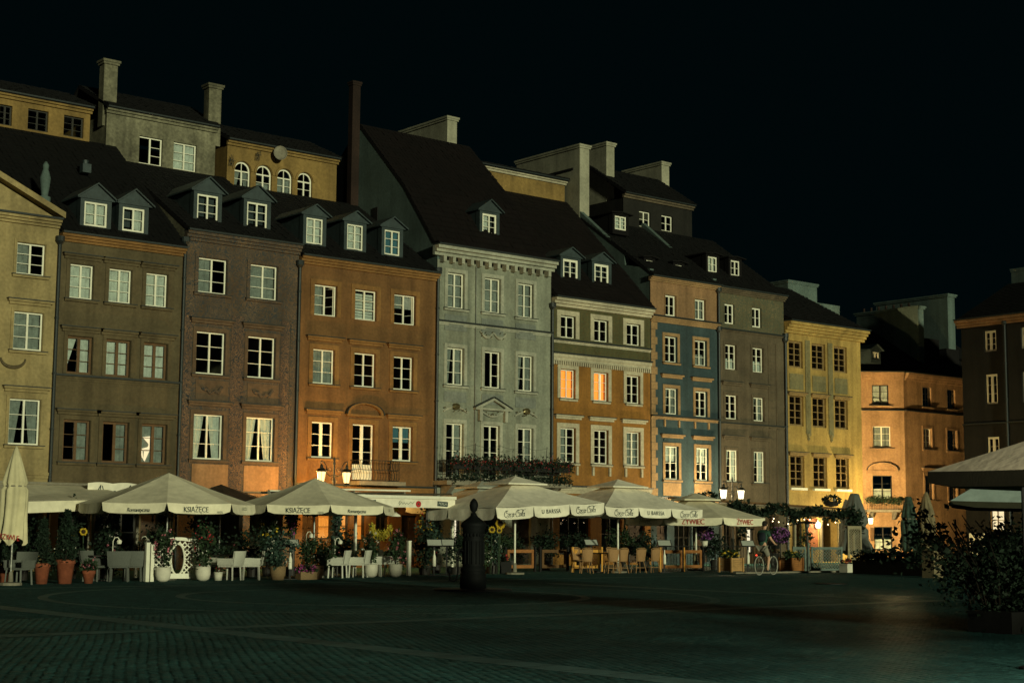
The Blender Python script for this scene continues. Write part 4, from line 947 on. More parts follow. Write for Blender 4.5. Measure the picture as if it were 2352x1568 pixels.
for k in range(20): rb.bar((-2.55 + k * .104, -.75, 3.0), (-2.55 + k * .104, -.75, 3.6), .015)
rb.bar((-2.55, -.75, 3.6), (-.57, -.75, 3.6), .03).bar((-2.55, -.75, 3.05), (-.57, -.75, 3.05), .03); rot_about(rb.build('balcony_railing', 'lamp_iron', h), A)
P = np.stack([rng.uniform(-2.7, -.4, 700), rng.uniform(-.95, -.7, 700), 3.55 + rng.normal(0, .12, 700)], 1)
rot_about(link('foliage', leaf_mesh('foliage', P, .07, 'leaf', seed=31), h, kind='stuff'), A)
for xx in (-2.3, -.9): rot_about(MB().prism([(-.6, 2.84), (0, 2.84), (0, 2.4), (-.15, 2.4)], xx, xx + .18, 'x').build('balcony_bracket', 'stone_trim', h, fix=True), A)
rot_about(MB().box(-2.25, -2.06, -.12, -.02, 1.1, 1.9).build('shutter', 'wood_frame', h), A)
rfm = MB(); dl = Vector((.769, -.639, 0)); L0 = Vector((0, 0, 0)) - dl * 9.0
def pt(v, y, z): return (v.x, v.y + y, z)
back = 7.0; tops = [(-6.9 + 1.8, 5.75 + 4.6, 14.9), (2.2, 4.8, 14.9), (12, 4.8, 14.9)]; ee = [(L0.x - .3, L0.y - .3, 11.55), (-.15, -.4, 11.55), (12, -.4, 11.55)]
rfm.quad(ee[0], ee[1], tops[1], tops[0]).quad(ee[1], ee[2], tops[2], tops[1]).quad(tops[0], tops[1], (2.2, 12, 11), (-5, 14, 11)).quad(tops[1], tops[2], (12, 12, 11), (2.2, 12, 11))
rr = rfm.build('roof', 'roof_tile_dark', h)
chimney(h, 3.2, 3.8, 1.1, 6.0, 11.8, 15.95, 'chimney_dim', .14)
for k in range(7): MB().lathe([(.09, 16.17), (.08, 16.45)], 3.5, 2.0 + k * .6, 8).build('chimney_pot', 'brick_dark', h)
chimney(h, 7.2, 8.0, 1.6, 7.4, 12, 17.2, 'chimney_dim', .14); chimney(h, -6.0, -3.2, .6 + 3.5, 1.2 + 4.2, 11, 17.0, 'chimney_dim', .1); chimney(h, -3.2, -.6, 4.4, 5.2, 11, 15.9, 'chimney_dim', .02)
dormer(h, -1.75 - .1, -1.2, 12.3, 12.75, .9, 12.3, rows=1, gable=.35, mat='roof_metal', cur='full')
for k in range(3): MB().box(4.6 + k * 2.2, 6.0 + k * 2.2, 1.5, 4, 12, 14.2 - .5 * k).build('dormer', 'roof_board', h)

# ---- dark brown side building on the right of the square
h = house('side_house', 'dark brown house along the right side of the square with lit ground floor window', (77, -1.25, 0), R_(-90))
cols_ = [1.5, 3.85, 6.2, 8.6]; wd = []
for c_ in cols_:
    for (z0, z1) in ((11.8, 13.0), (8.82, 10.52), (5.5, 6.98)): wd.append((c_, c_ + .78, z0, z1))
gops = [(1.5, 2.45, 1.75, 2.92), (3.9, 5.0, .2, 2.6)]
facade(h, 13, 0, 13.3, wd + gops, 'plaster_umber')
for w in wd: window(h, *w, rows=3, fw=.12, mull=.17, cur=None)
shop_open(h, *gops[0], 'lit', lit='lit_pale', fmat='tan_frame'); shop_open(h, *gops[1])
cornice(h, 13, 13.3, .42, .4, 'plaster_pink', x0=-.2); cornice(h, 13, 7.6, .12, .06, 'plaster_umber', steps=2, gutter=True, name='belt_course')
rp = [(-.4, 13.75), (5, 16.4), (10, 13.8)]
chimney(h, .2, 1.4, 5.0, 5.6, 15.0, 17.1, 'chimney_dim', .06)
roof(h, 13, rp); sides(h, 13, rp, 'plaster_umber')
downpipe(h, 2.9, 0, 13.2)
MB().box(.2, 1.2, -.05, .01, .2, 1.6).build('menu_board', 'white_paint', h)

# ------------------------------------------------------------------ street lamps
def scroll(cx, cz, r, turns, a0, sg, n=22):
    return [(cx + sg * r * (1 - .8 * t) * math.cos(a0 + turns * 2 * math.pi * t), 0, cz + r * (1 - .8 * t) * math.sin(a0 + turns * 2 * math.pi * t)) for t in np.linspace(0, 1, n)]
def street_lamp(label, x, y, rz, H, spread, mat, energy, color, drop=0.0):
    t = thing('street_lamp', label, 'street lamp', (x, y, 0), rz, 'twin lantern street lamps')
    p = MB().lathe([(.22, 0), (.22, .12), (.17, .16), (.17, .45), (.12, .55), (.085, .7), (.075, 1.2), (.09, 1.22), (.09, 1.3), (.06, 1.35), (.05, H - .95), (.075, H - .9), (.075, H - .82), (.045, H - .78), (.035, H - .25), (.06, H - .2), (.03, H - .1), (.045, H - .06), (.004, H + .08)], n=12)
    p.build('post', 'lamp_iron', t, True)
    for sg in (-1, 1):
        hx = sg * spread / 2; zt = H - .12 - drop; a = MB()
        a.tube([(sg * .04, 0, H - .62), (sg * .18, 0, H - .68), (sg * .34, 0, H - .58), (sg * (spread / 2 - .22), 0, H - .28), (sg * (spread / 2 - .08), 0, zt), (hx, 0, zt + .02), (hx + sg * .05, 0, zt - .06), (hx, 0, zt - .12)], .019, 7)
        a.tube(scroll(sg * .19, H - .44, .12, 1.3, 0, sg), .012, 5); a.tube(scroll(sg * .34, H - .44, .07, 1.2, 2, sg), .010, 5); a.tube(scroll(sg * .10, H - .78, .09, 1.2, 1.2, sg), .010, 5)
        a.build('arm', 'lamp_iron', t)
        zc = zt - .14
        hd = MB().lathe([(.015, zc + .03), (.05, zc - .01), (.07, zc - .08), (.05, zc - .10), (.15, zc - .16), (.19, zc - .21), (.205, zc - .22), (.205, zc - .255)], hx, 0, 12).build('lantern_hood', 'lamp_iron', t, True)
        gl = MB().lathe([(.165, zc - .26), (.165, zc - .30), (.115, zc - .66), (.09, zc - .68)], hx, 0, 12).build('lantern_glass', mat, t, True)
        cb = MB()
        for k in range(6):
            an = k * math.pi / 3; cb.bar((hx + .17 * math.cos(an), .17 * math.sin(an), zc - .26), (hx + .118 * math.cos(an), .118 * math.sin(an), zc - .67), .014)
        cb.lathe([(.12, zc - .67), (.1, zc - .71), (.02, zc - .75), (.02, zc - .8)], hx, 0, 10); cb.build('lantern_cage', 'lamp_iron', gl)
        ld = D.lights.new('lantern_light', 'POINT'); ld.energy = energy; ld.color = color; ld.shadow_soft_size = .16
        lo = D.objects.new('lantern_light', ld); col.objects.link(lo); lo.parent = t; lo.location = (hx * 1.25, .30, zc - .5)
    return t
street_lamp('black twin lantern street lamp before the orange house with iron balcony', 33.46, -2.5, 0, 4.26, 1.16, 'lamp_warm', 360, (1.0, .52, .13))
street_lamp('twin lantern street lamp with pale light before the olive house', 56.1, -2.5, 0, 4.12, 1.22, 'lamp_white', 380, (1.0, .78, .42), .05)
street_lamp('unseen twin lantern street lamp added to brighten the near parasols', 14.2, -49.2, R_(40), 4.2, 1.2, 'lamp_warm', 900, (1.0, .9, .66))  # unseen lamp, added to brighten the near parasol canopies
# lantern on the corner of the yellow house, hanging over the alley
cl_ = thing('alley_lantern', 'bracket lantern low on the corner of the yellow house', 'lantern', (68.95, 0, 0))
MB().tube([(0, 0, 2.55), (0, -.5, 2.6), (0, -.75, 2.5)], .025, 6).build('bracket', 'lamp_iron', cl_)
MB().lathe([(.05, 2.48), (.16, 2.4), (.17, 2.36)], 0, -.75, 10).build('lantern_hood', 'lamp_iron', cl_, True); MB().lathe([(.14, 2.355), (.10, 2.05)], 0, -.75, 10).build('lantern_glass', 'lamp_white', cl_, True)
ld = D.lights.new('alley_light', 'POINT'); ld.energy = 1200; ld.color = (1, .72, .28); ld.shadow_soft_size = .15; lo = D.objects.new('alley_light', ld); col.objects.link(lo); lo.parent = cl_; lo.location = (.3, -2.1, 2.3)

# lantern on the alley wall of the yellow house, lighting the rose house
al = thing('alley_lantern', 'bracket lantern on the alley side wall of the yellow house', 'lantern', (69.33, 2.6, 0))
MB().tube([(0, 0, 3.6), (.5, 0, 3.65), (.7, 0, 3.55)], .025, 6).build('bracket', 'lamp_iron', al); MB().lathe([(.05, 3.53), (.16, 3.45), (.17, 3.41)], .7, 0, 10).build('lantern_hood', 'lamp_iron', al, True); MB().lathe([(.14, 3.405), (.10, 3.1)], .7, 0, 10).build('lantern_glass', 'lamp_warm', al, True)
ld = D.lights.new('alley_light', 'SPOT'); ld.spot_size = R_(84); ld.spot_blend = .5; ld.energy = 12500; ld.color = (1, .74, .34); ld.shadow_soft_size = .15; lo = D.objects.new('alley_light', ld); col.objects.link(lo); lo.parent = al; lo.location = (.75, 0, 3.0); lo.rotation_euler = Vector((9.4, 5.2, 2.2)).to_track_quat('-Z', 'Y').to_euler()

# ------------------------------------------------------------------ parasols
def canopy_panel(mb, a, b, apex, n=6, sag=.05, m=4):
    """one gore between rib ends a, b and the apex, sagging between ribs"""
    a, b, apex = Vector(a), Vector(b), Vector(apex); g = []
    for i in range(n + 1):
        t = i / n; row = []
        for j in range(m + 1):
            s = j / m; e = a + (b - a) * s; p = e + (apex - e) * t
            p.z -= sag * 4 * s * (1 - s) * (1 - t) * .8 + .16 * (apex - a).length * .3 * t * (1 - t) * .9
            row.append(p)
        g.append(row)
    i0 = len(mb.v)
    for row in g: mb.v += [tuple(p) for p in row]
    for i in range(n):
        for j in range(m): k = i0 + i * (m + 1) + j; mb.f.append((k, k + 1, k + m + 2, k + m + 1))
def valance_panel(parent, a, b, zt, zb, mat, gap=.05, center=(0, 0), flare=.04):
    a, b = Vector(a), Vector(b); d = (b - a).normalized(); mb = MB(); L = (b - a).length; N = 10
    out = Vector((d.y, -d.x, 0))
    if out.dot(Vector(((a.x + b.x) / 2 - center[0], (a.y + b.y) / 2 - center[1], 0))) < 0: out = -out
    ph = random.uniform(0, 6)
    top = []; bot = []
    for i in range(N + 1):
        s = i / N; p = a + (b - a) * s; w = .015 * math.sin(s * 9 + ph); dip = -.03 * 4 * s * (1 - s)
        q = a + d * gap + (b - a - d * 2 * gap) * s
        top.append((p.x, p.y, zt(p) + dip)); bot.append((q.x + out.x * (flare + w), q.y + out.y * (flare + w), zb(q) + dip * 1.1 + (.05 if i in (0, N) else 0)))
    for i in range(N): mb.quad(top[i], bot[i], bot[i + 1], top[i + 1])
    return mb.build('valance', mat, parent, True), a, b, out, L
def parasol(label, x, y, corners, zb, zt, za, mat, vmat=None, rz=0.0, tilt=(0, 0), cap=False, prints=(), splits=1, pole_r=.035, group='open parasols over the terrace'):
    """open parasol; corners = local rim points, tilt = slope of the rim in x and y; prints = (panel, piece, offset, mesh, height)"""
    t = thing('parasol', label, 'parasol', (x, y, 0), rz, group); n = len(corners)
    zt_ = lambda p: zt + tilt[0] * p[0] + tilt[1] * p[1]; zb_ = lambda p: zb + tilt[0] * p[0] + tilt[1] * p[1]
    mb = MB(); ap = (0, 0, za)
    cs3 = [(c[0], c[1], zt_(c)) for c in corners]
    for k in range(n):
        a, b = cs3[k], cs3[(k + 1) % n]
        if cap:
            q = .22; a2 = tuple(a[i] * q + ap[i] * (1 - q) for i in range(3)); b2 = tuple(b[i] * q + ap[i] * (1 - q) for i in range(3))
            g = MB(); canopy_panel(mb, a, b, ap, 6, .03)
        else: canopy_panel(mb, a, b, ap)
    cn = mb.build('canopy', mat, t)
    if cap:
        cb = MB(); q = .36
        for k in range(n):
            a, b = cs3[k], cs3[(k + 1) % n]; f = lambda c: (c[0] * q, c[1] * q, za - (za - zt) * q * .62 + .06)
            canopy_panel(cb, f(a), f(b), (0, 0, za + .13), 3, .0)
            fa, fb = f(a), f(b); cb.quad(fa, fb, (fb[0], fb[1], fb[2] - .05), (fa[0], fa[1], fa[2] - .05))
        cb.build('vent_cap', mat, cn)
    vals = {}
    for k in range(n):
        a, b = Vector((*corners[k], 0)), Vector((*corners[(k + 1) % n], 0))
        for s in range(splits): 
            pa, pb = a + (b - a) * s / splits, a + (b - a) * (s + 1) / splits
            vals[(k, s)] = valance_panel(t, pa, pb, zt_, zb_, vmat or mat)
    for (k, s, off, me, zz) in prints:
        v, a, b, out, L = vals[(k, s)]; d = (b - a).normalized(); tan = d if Vector((0, 0, 1)).cross(out).dot(d) > 0 else -d
        c = (a + b) / 2 + tan * off; f = .5 + zz; slope = tilt[0] * tan.x + tilt[1] * tan.y
        z = zb_(c) * (1 - f) + zt_(c) * f - .03
        stick('lettering', me, v, (c.x + out.x * .04 * (1 - f), c.y + out.y * .04 * (1 - f), z), (tan.x, tan.y, slope), (0, 0, 1), out, .03)
    pl = MB().tube([(0, 0, .05), (0, 0, za - .05)], pole_r, 8); pl.build('pole', 'white_paint' if cap else 'bike_metal', t)
    MB().lathe([(.35, 0), (.35, .06), (.08, .08), (.06, .4)], n=12).build('base', 'stone_trim', t)
    for c in cs3:
        rb = MB().bar((0, 0, za - .12), (c[0] * .98, c[1] * .98, c[2] - .03), .025).build('rib', 'bike_metal', t)
        MB().bar((0, 0, zb - .1), (c[0] * .5, c[1] * .5, (za + c[2]) / 2 - .1), .02).build('strut', 'bike_metal', rb)
    return t
def octa(r, a0=22.5): return [(r * math.cos(R_(a0 + 45 * k)), r * math.sin(R_(a0 + 45 * k))) for k in range(8)]
def rect(w, d): return [(-w / 2, -d / 2), (w / 2, -d / 2), (w / 2, d / 2), (-w / 2, d / 2)]
T_k = text_mesh('KSIĄŻĘCE', .22, 'print_dark', .95, 0, .82); T_r = text_mesh('Romantyczna', .16, 'print_dark', .9, .25, .9)
T_k2 = text_mesh('KSIĄŻĘCE', .12, 'print_faint', .95, 0, .82); T_100 = text_mesh('100%', .09, 'print_faint')
T_z = text_mesh('ŻYWIEC', .30, 'print_red', .92, 0, .85); T_u = text_mesh('U BARSSA', .21, 'print_dark', 1.15, 0, .85); T_c = cola_script(.27, 'print_dark')
# panel k spans corners k..k+1; corner k at angle a0+45k.  The near corner looks at the camera
parasol('cream octagonal parasol over white chairs, its left end by the terracotta pots', 22.55, -10.0, octa(2.62, -118 + 0), 1.99, 2.28, 3.22, 'canvas', prints=[(0, 0, -.12, T_k, -.08), (0, 0, .62, T_100, -.3), (7, 0, .15, T_r, -.15), (1, 0, 0, T_k2, .1)])
parasol('cream octagonal parasol with red flowers below, right of its twin', 27.75, -10.1, octa(2.62, -112), 2.03, 2.30, 3.2, 'canvas', prints=[(7, 0, .0, T_k, -.08), (7, 0, .72, T_100, -.3), (0, 0, -.05, T_r, -.1), (1, 0, 0, T_k2, .1)])
parasol('large white rectangular parasol with drooping left side behind the pump', 36.32, -10.0, rect(5.05, 4.0), 2.05, 2.45, 3.38, 'canvas_white', tilt=(.050, 0), cap=True, splits=3, prints=[(0, 0, -.05, T_c, -.02), (0, 1, -.05, T_u, .02), (0, 2, -.1, T_c, .02)])
parasol('large white rectangular parasol above the wicker chairs', 41.42, -10.0, rect(5.1, 4.0), 2.08, 2.42, 3.40, 'canvas_white', tilt=(-.008, 0), cap=True, splits=3, prints=[(0, 0, .05, T_c, -.02), (0, 1, 0, T_u, .02), (0, 2, .05, T_c, .0)])
parasol('cream parasol with red lettering beside the purple flower ball', 46.75, -9.0, octa(3.0, -206), 1.82, 2.12, 3.0, 'canvas', cap=True, prints=[(0, 0, .1, text_mesh('ŻYWIEC', .26, 'print_faint', .92, 0, .85), 0), (1, 0, .0, T_z, 0), (2, 0, .0, T_z, .0)])
parasol('pale parasol in the second row before the grey house', 38.6, -5.2, rect(4.4, 4.0), 2.2, 2.5, 3.35, 'canvas_grey', cap=True, group='parasols in the second row')
parasol('pale parasol in the second row before the ochre house', 46.2, -5.4, rect(4.4, 4.0), 2.2, 2.5, 3.3, 'canvas_grey', cap=True, group='parasols in the second row')
parasol('dark domed parasol in the second row before the scrollwork house', 27.6, -4.2, octa(1.9), 2.3, 2.5, 3.1, 'door_wood', group='parasols in the second row')
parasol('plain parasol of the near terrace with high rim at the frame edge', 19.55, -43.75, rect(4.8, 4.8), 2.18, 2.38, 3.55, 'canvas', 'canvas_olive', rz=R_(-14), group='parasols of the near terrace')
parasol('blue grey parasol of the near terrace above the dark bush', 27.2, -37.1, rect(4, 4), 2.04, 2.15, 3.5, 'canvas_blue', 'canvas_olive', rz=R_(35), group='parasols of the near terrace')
parasol('unseen parasol outside the frame, added for its shadow', 10.5, -63.0, rect(4.6, 4.2), 2.2, 2.5, 3.3, 'canvas_grey', group='parasols of the near terrace')  # unseen row added to cast shade over the paving on the right
parasol('second unseen parasol of the added shadow casting row', 15.6, -63.0, rect(4.6, 4.2), 2.2, 2.5, 3.3, 'canvas_grey', group='parasols of the near terrace')
parasol('third unseen parasol of the added shadow casting row', 20.7, -63.0, rect(4.6, 4.2), 2.2, 2.5, 3.3, 'canvas_grey', group='parasols of the near terrace')
parasol('outermost unseen parasol of the added shadow casting row', 25.8, -63.0, rect(4.6, 4.2), 2.2, 2.5, 3.3, 'canvas_grey', group='parasols of the near terrace')
pp = thing('post', 'dark slim post before the near parasols', 'post', (16.42, -43.15, 0)); MB().tube([(0, 0, 0), (0, 0, 2.1)], .028, 8).lathe([(.12, 0), (.12, .03), (.04, .05)], n=10).build('shaft', 'black_paint', pp)

def closed_parasol(label, x, y, z0, z1, rmax, mat, seed, flare=1.0, print_=None, top=.05, tie=None):
    t = thing('closed_parasol', label, 'parasol', (x, y, 0), 0, 'closed parasols'); q = random.Random(seed)
    n = 48; N = 26; mb = MB(); lob = [q.uniform(.5, 1.4) for _ in range(9)]
    tz = tie if tie is not None else .42
    for i in range(N + 1):
        u = i / N; z = z1 + (z0 - z1) * u
        r = rmax * (top + (1 - top) * min(1, u / .42) ** .8) * (1 if u < tz else 1.0)
        if abs(u - tz) < .035: r *= .80
        if u > .78: r *= 1 + (flare - 1) * (u - .78) / .22
        for j in range(n):
            a = 2 * math.pi * j / n; f = 1 + (.16 * min(1, u * 3)) * math.sin(9 * a + 1.3 * math.sin(u * 4 + seed)) * lob[j * 9 // n]
            zz = z + (.10 * math.sin(5 * a + seed) * (u - .8) * 5 if u > .8 else 0)
            mb.v.append((r * f * math.cos(a), r * f * math.sin(a), zz))
    for i in range(N):
        for j in range(n): a = i * n + j; b = i * n + (j + 1) % n; mb.f.append((a, a + n, b + n, b))
    mb.f.append(tuple(range(n)))
    mb.build('folded_canopy', mat, t, True)
    MB().tube([(0, 0, .05), (0, 0, z1 - .1)], .035, 8).build('pole', 'bike_metal', t); MB().lathe([(.3, 0), (.3, .07), (.07, .09), (.05, .35)], n=12).build('base', 'stone_trim', t)
    MB().lathe([(rmax * .84, z1 + (z0 - z1) * tz - .02), (rmax * .84, z1 + (z0 - z1) * tz + .02)], n=24).build('tie_strap', 'stone_trim', t)
    return t
cp = closed_parasol('tall closed cream parasol beside the conifer pots', 16.75, -12.4, 1.15, 3.72, .33, 'canvas_yellow', 3, 1.12, tie=.42)
fold = MB().lathe([(.40 * 1.05, 1.17), (.405, 1.42)], n=9)
for k, chh in enumerate('RZYWIE'):
    a = R_(-155 + k * 12.5); n_ = Vector((math.cos(a), math.sin(a), 0)); stick('lettering', text_mesh(chh, .2, 'print_red', 1, 0, .8), cp, (n_.x * .40, n_.y * .40, 1.30 - .012 * k), (-n_.y, n_.x, 0), (0, 0, 1), n_, .02)
closed_parasol('tall closed olive parasol before the arched doorway', 59.6, -7.0, .65, 3.4, .52, 'wicker_grey', 5, 1.5, top=.35, tie=.55)
closed_parasol('shorter closed parasol behind the lattice column', 60.9, -5.6, .6, 3.15, .42, 'wicker_grey', 6, 1.1, top=.4)
closed_parasol('closed green striped parasol at the rose house', 62.4, -8.0, .8, 3.3, .36, 'leaf_blue', 7, 1.2, top=.35)  # cloth colour kept dark for the shade of the near parasols
closed_parasol('closed beige parasol next to the hedge end', 63.8, -8.0, .8, 3.55, .38, 'stone_pale', 8, 1.25, top=.15)  # shade of the near parasols put into this cloth colour too

# ------------------------------------------------------------------ awnings
aw = thing('awning', 'white box awning with a red poppy on its front flap', 'awning', (29.95, -9.2, 0), 0)
aw.scale = (.953, .953, .955)
MB().box(0, 4.45, -.02, .0, 2.43, 2.74).build('front_flap', 'canvas_white', aw); MB().box(-.02, 4.47, -.08, .08, 2.75, 2.86).build('front_bar', 'white_paint', aw)
MB().quad((0, 0.05, 2.82), (4.45, .05, 2.82), (4.45, 5.8, 3.0), (0, 5.8, 3.0)).build('fabric', 'canvas', aw)
for k in range(3): MB().bar((.02 + k * 2.2, .1, 2.95), (.02 + k * 2.2, 6.5, 3.02), .07).build('rafter', 'stone_trim', aw)
MB().box(-.02, 4.5, 5.8, 6.0, 2.95, 3.1).build('cassette', 'white_paint', aw); MB().bar((-.02, 2.9, 3.1), (4.5, 2.9, 3.12), .06).build('rafter', 'white_paint', aw)
for xx in (.06, 4.4): MB().box(xx - .04, xx + .04, .02, .1, 0, 2.75).build('post', 'white_paint', aw)
for xx, r in ((.62, -.06), (3.86, .06)):
    o = MB().box(-.24, .24, -.035, -.025, -.09, .09).build('label_plate', 'print_dark', aw, loc=(xx, 0, 2.58)); o.rotation_euler = (0, r, 0)
    stick('lettering', text_mesh('PERŁA', .14, 'print_pale'), o, (0, -.035, 0), (1, 0, 0), (0, 0, 1), (0, -1, 0), .004)
sc_ = [[(-.3, 0), (-.22, .1), (-.26, -.06), (-.16, .05), (-.1, -.02), (-.04, .04), (.02, -.02), (.08, .03), (.14, -.02), (.2, .02), (.26, .06), (.34, .0), (.42, .08)]]
stick('lettering', ribbon_mesh(sc_, .018, 'print_faint'), aw, (2.15, -.02, 2.57), (1, 0, 0), (0, 0, 1), (0, -1, 0), .006)
pop = MB().lathe([(.11, 0), (.12, .004), (.001, .006)], n=14).build('poppy_print', 'poppy', aw, loc=(2.75, -.03, 2.56)); pop.rotation_euler = (R_(90), 0, 0)
ctr = MB().lathe([(.035, 0), (.001, .006)], n=10).build('poppy_centre', 'print_dark', aw, loc=(2.75, -.042, 2.56)); ctr.rotation_euler = (R_(90), 0, 0)
a2 = thing('awning', 'dark slanting awning roof between closed parasol and brown house', 'awning', (17.5, -9.0, 0))
MB().quad((0, 0, 2.25), (5.2, 1.0, 2.45), (5.2, 4.4, 2.9), (0, 3.4, 2.9)).quad((0, 0, 2.25), (5.2, 1.0, 2.45), (5.2, 1.0, 2.15), (0, 0, 1.9)).build('fabric', 'canvas', a2)
MB().bar((0, 3.4, 2.95), (5.2, 4.4, 2.95), .08).bar((0, .05, 2.27), (5.2, 1.05, 2.47), .05).build('frame', 'stone_trim', a2)
for xx, yy in ((.1, .1), (5.1, 1.1), (.1, 3.3), (5.1, 4.3)): MB().box(xx - .04, xx + .04, yy - .04, yy + .04, 0, 2.25 if yy < 2 else 2.9).build('post', 'stone_trim', a2)
ws = thing('fabric_sign', 'white scalloped fabric sign before the brown house', 'sign', (22.0, -5.5, 0))
sb = MB(); N = 24
for i in range(N):
    x0_, x1_ = i * 2.6 / N, (i + 1) * 2.6 / N; f = lambda x: 2.98 + .04 * abs(math.sin(x * 3.6)) - .05 * (x > 2.2)
    sb.quad((x0_, 0, 2.55), (x1_, 0, 2.55), (x1_, 0, f(x1_)), (x0_, 0, f(x0_)))
sb.build('cloth', 'canvas_white', ws)
for xx in (.1, 2.5): MB().bar((xx, .03, 0), (xx, .03, 2.7), .05).build('post', 'stone_trim', ws)
stick('lettering', ribbon_mesh([[(-.9, -.05), (-.8, .12), (-.82, -.06)], [(-.75, .1), (-.7, -.05)], [(.1, -.05), (.25, .13), (.22, -.06)], [(-.5, -.12), (-.3, -.06), (-.2, -.13), (0, -.07), (.15, -.13), (.4, -.08), (.6, -.12)]], .03, 'print_dark'), ws, (1.25, 0, 2.8), (1, 0, 0), (0, 0, 1), (0, -1, 0), .01)
# pergola with vine at the yellow house
pg = thing('pergola', 'pergola awning overgrown with vine before the yellow house', 'pergola', (49.0, -9.0, 0))
MB().bar((-2.6, 1.2, 2.95), (9.2, .9, 2.62), .07, .09).build('front_beam', 'wood_frame', pg); MB().quad((-1.4, .9, 2.78), (9.2, .7, 2.5), (9.4, 3.8, 2.75), (-1.2, 4.0, 2.95)).build('fabric', 'canvas', pg)
MB().quad((-1.4, .88, 2.78), (9.2, .68, 2.5), (9.2, .66, 2.24), (-1.4, .86, 2.42)).build('valance', 'stone_pale', pg); MB().bar((-1.4, .8, 2.40), (9.2, .6, 2.22), .05).build('lower_beam', 'wood_frame', pg)
for xx in (-1.35, 1.3, 5.0, 9.1): MB().box(xx - .05, xx + .05, .9, 1.0, 0, 2.6).build('post', 'lattice_tan', pg)
V = []
for t in np.linspace(0, 1, 60):
    x = .6 + 8.6 * t; z = 2.62 - .18 * t + .10 * math.sin(t * 23) - .12 * abs(math.sin(t * 9)); k = 26 if (int(t * 12) % 3) else 44
    V.append(np.array([x, .62, z]) + rng.normal(size=(k, 3)) * [.11, .09, .10])
for xx, zz, k in ((1.3, 2.3, 160), (8.6, 2.2, 260), (4.4, 2.15, 60), (8.9, 1.9, 120), (1.25, 1.7, 110)): V.append(np.array([xx, .6, zz]) + rng.normal(size=(k, 3)) * [.15, .1, .2])
link('foliage', leaf_mesh('foliage', np.concatenate(V), .11, 'leaf_dark', seed=41), pg, kind='stuff')
stick('lettering', text_mesh('KSIĄŻĘCE', .2, 'print_dark', .95, 0, .8), pg, (-.7, .86, 2.55), (1, 0, 0), (0, 0, 1), (0, -1, 0), .03); stick('lettering', text_mesh('KSIĄŻĘCE', .18, 'print_faint', .95, 0, .8), pg, (3.0, .78, 2.5), (1, 0, 0), (0, 0, 1), (0, -1, 0), .03)
stv = MB()
for k in range(12): stv.blob((4.2 + k * .36, 1.5 + .3 * math.sin(k), 2.05 + .12 * math.sin(k * 1.7)), (.025, .025, .03), 6, 4)
stv.build('string_lights', 'bulb', pg)
for (x, y, z, lab) in ((48.0, -8.5, 2.72, 'hanging flower basket on the pergola end near the red lettered parasol'), (56.4, -8.2, 2.72, 'flower basket on top of the pergola before the yellow wall')):
    b = thing('hanging_basket', lab, 'flower basket', (x, y, z)); MB().lathe([(.05, 0), (.28, .05), (.36, .22), (.34, .24)], n=14).build('basket', 'table_dark', b); foliage(b, 260, (0, 0, .3), (.42, .36, .16), .08, 'leaf_dark', int(x)); flowers(b, 14, (0, 0, .36), (.38, .3, .14), .05, 'flower_white', int(x) + 1)
for k in range(3): MB().lathe([(.01, 0), (.012, .3), (.01, .32)], .1 * k - .1, 0, 6)

# ------------------------------------------------------------------ pots and plants
def lathe_pot(parent, prof, mat, name='pot', n=18, smooth=True, soil=None):
    p = MB().lathe(prof, n=n).build(name, mat, parent, smooth)
    r, z = soil; MB().lathe([(r, z - .02), (r, z)], n=n).build('soil', 'soil', parent); return p
def cone_pts(n, r0, z0, z1, seed):
    q = np.random.default_rng(seed); u = q.random(n) ** .75; a = q.random(n) * 6.283; rr = r0 * (1 - u) * (.55 + .45 * q.random(n)) * (1 + .18 * np.sin(a * 3 + u * 9))
    return np.stack([rr * np.cos(a), rr * np.sin(a), z0 + (z1 - z0) * u], 1)
def conifer(label, x, y, s, hh, seed):
    t = thing('potted_conifer', label, 'potted plant', (x, y, 0), 0, 'conifers in terracotta pots')
    lathe_pot(t, [(.15 * s, 0), (.21 * s, .46 * s), (.235 * s, .47 * s), (.235 * s, .56 * s), (.19 * s, .56 * s)], 'terracotta', soil=(.19 * s, .53 * s))
    MB().tube([(0, 0, .5 * s), (.02, 0, hh * .8)], [.03, .01], 6).build('trunk', 'bark', t)
    link('foliage', leaf_mesh('foliage', cone_pts(1500, .34 * s, .5 * s, hh, seed), .05, 'leaf_dark', .1, 2.2, seed), t, kind='stuff')
conifer('broad conifer in a ribbed terracotta pot, left of the widest pot', 17.89, -11.75, 1.0, 1.75, 1)
conifer('tall conifer in the widest terracotta pot', 18.5, -11.9, 1.18, 2.0, 2)
conifer('conifer in a terracotta pot half hidden behind the dark chair', 17.1, -11.0, .85, 1.7, 3)
t = thing('potted_flower', 'low pink flowers in the smallest terracotta pot', 'potted plant', (19.15, -12.0, 0)); lathe_pot(t, [(.11, 0), (.17, .26), (.19, .27), (.19, .36), (.15, .36)], 'terracotta', soil=(.15, .34)); foliage(t, 260, (0, 0, .48), (.2, .2, .14), .06, 'leaf', 5); flowers(t, 16, (0, 0, .52), (.2, .2, .13), .05, 'flower_pink', 6)
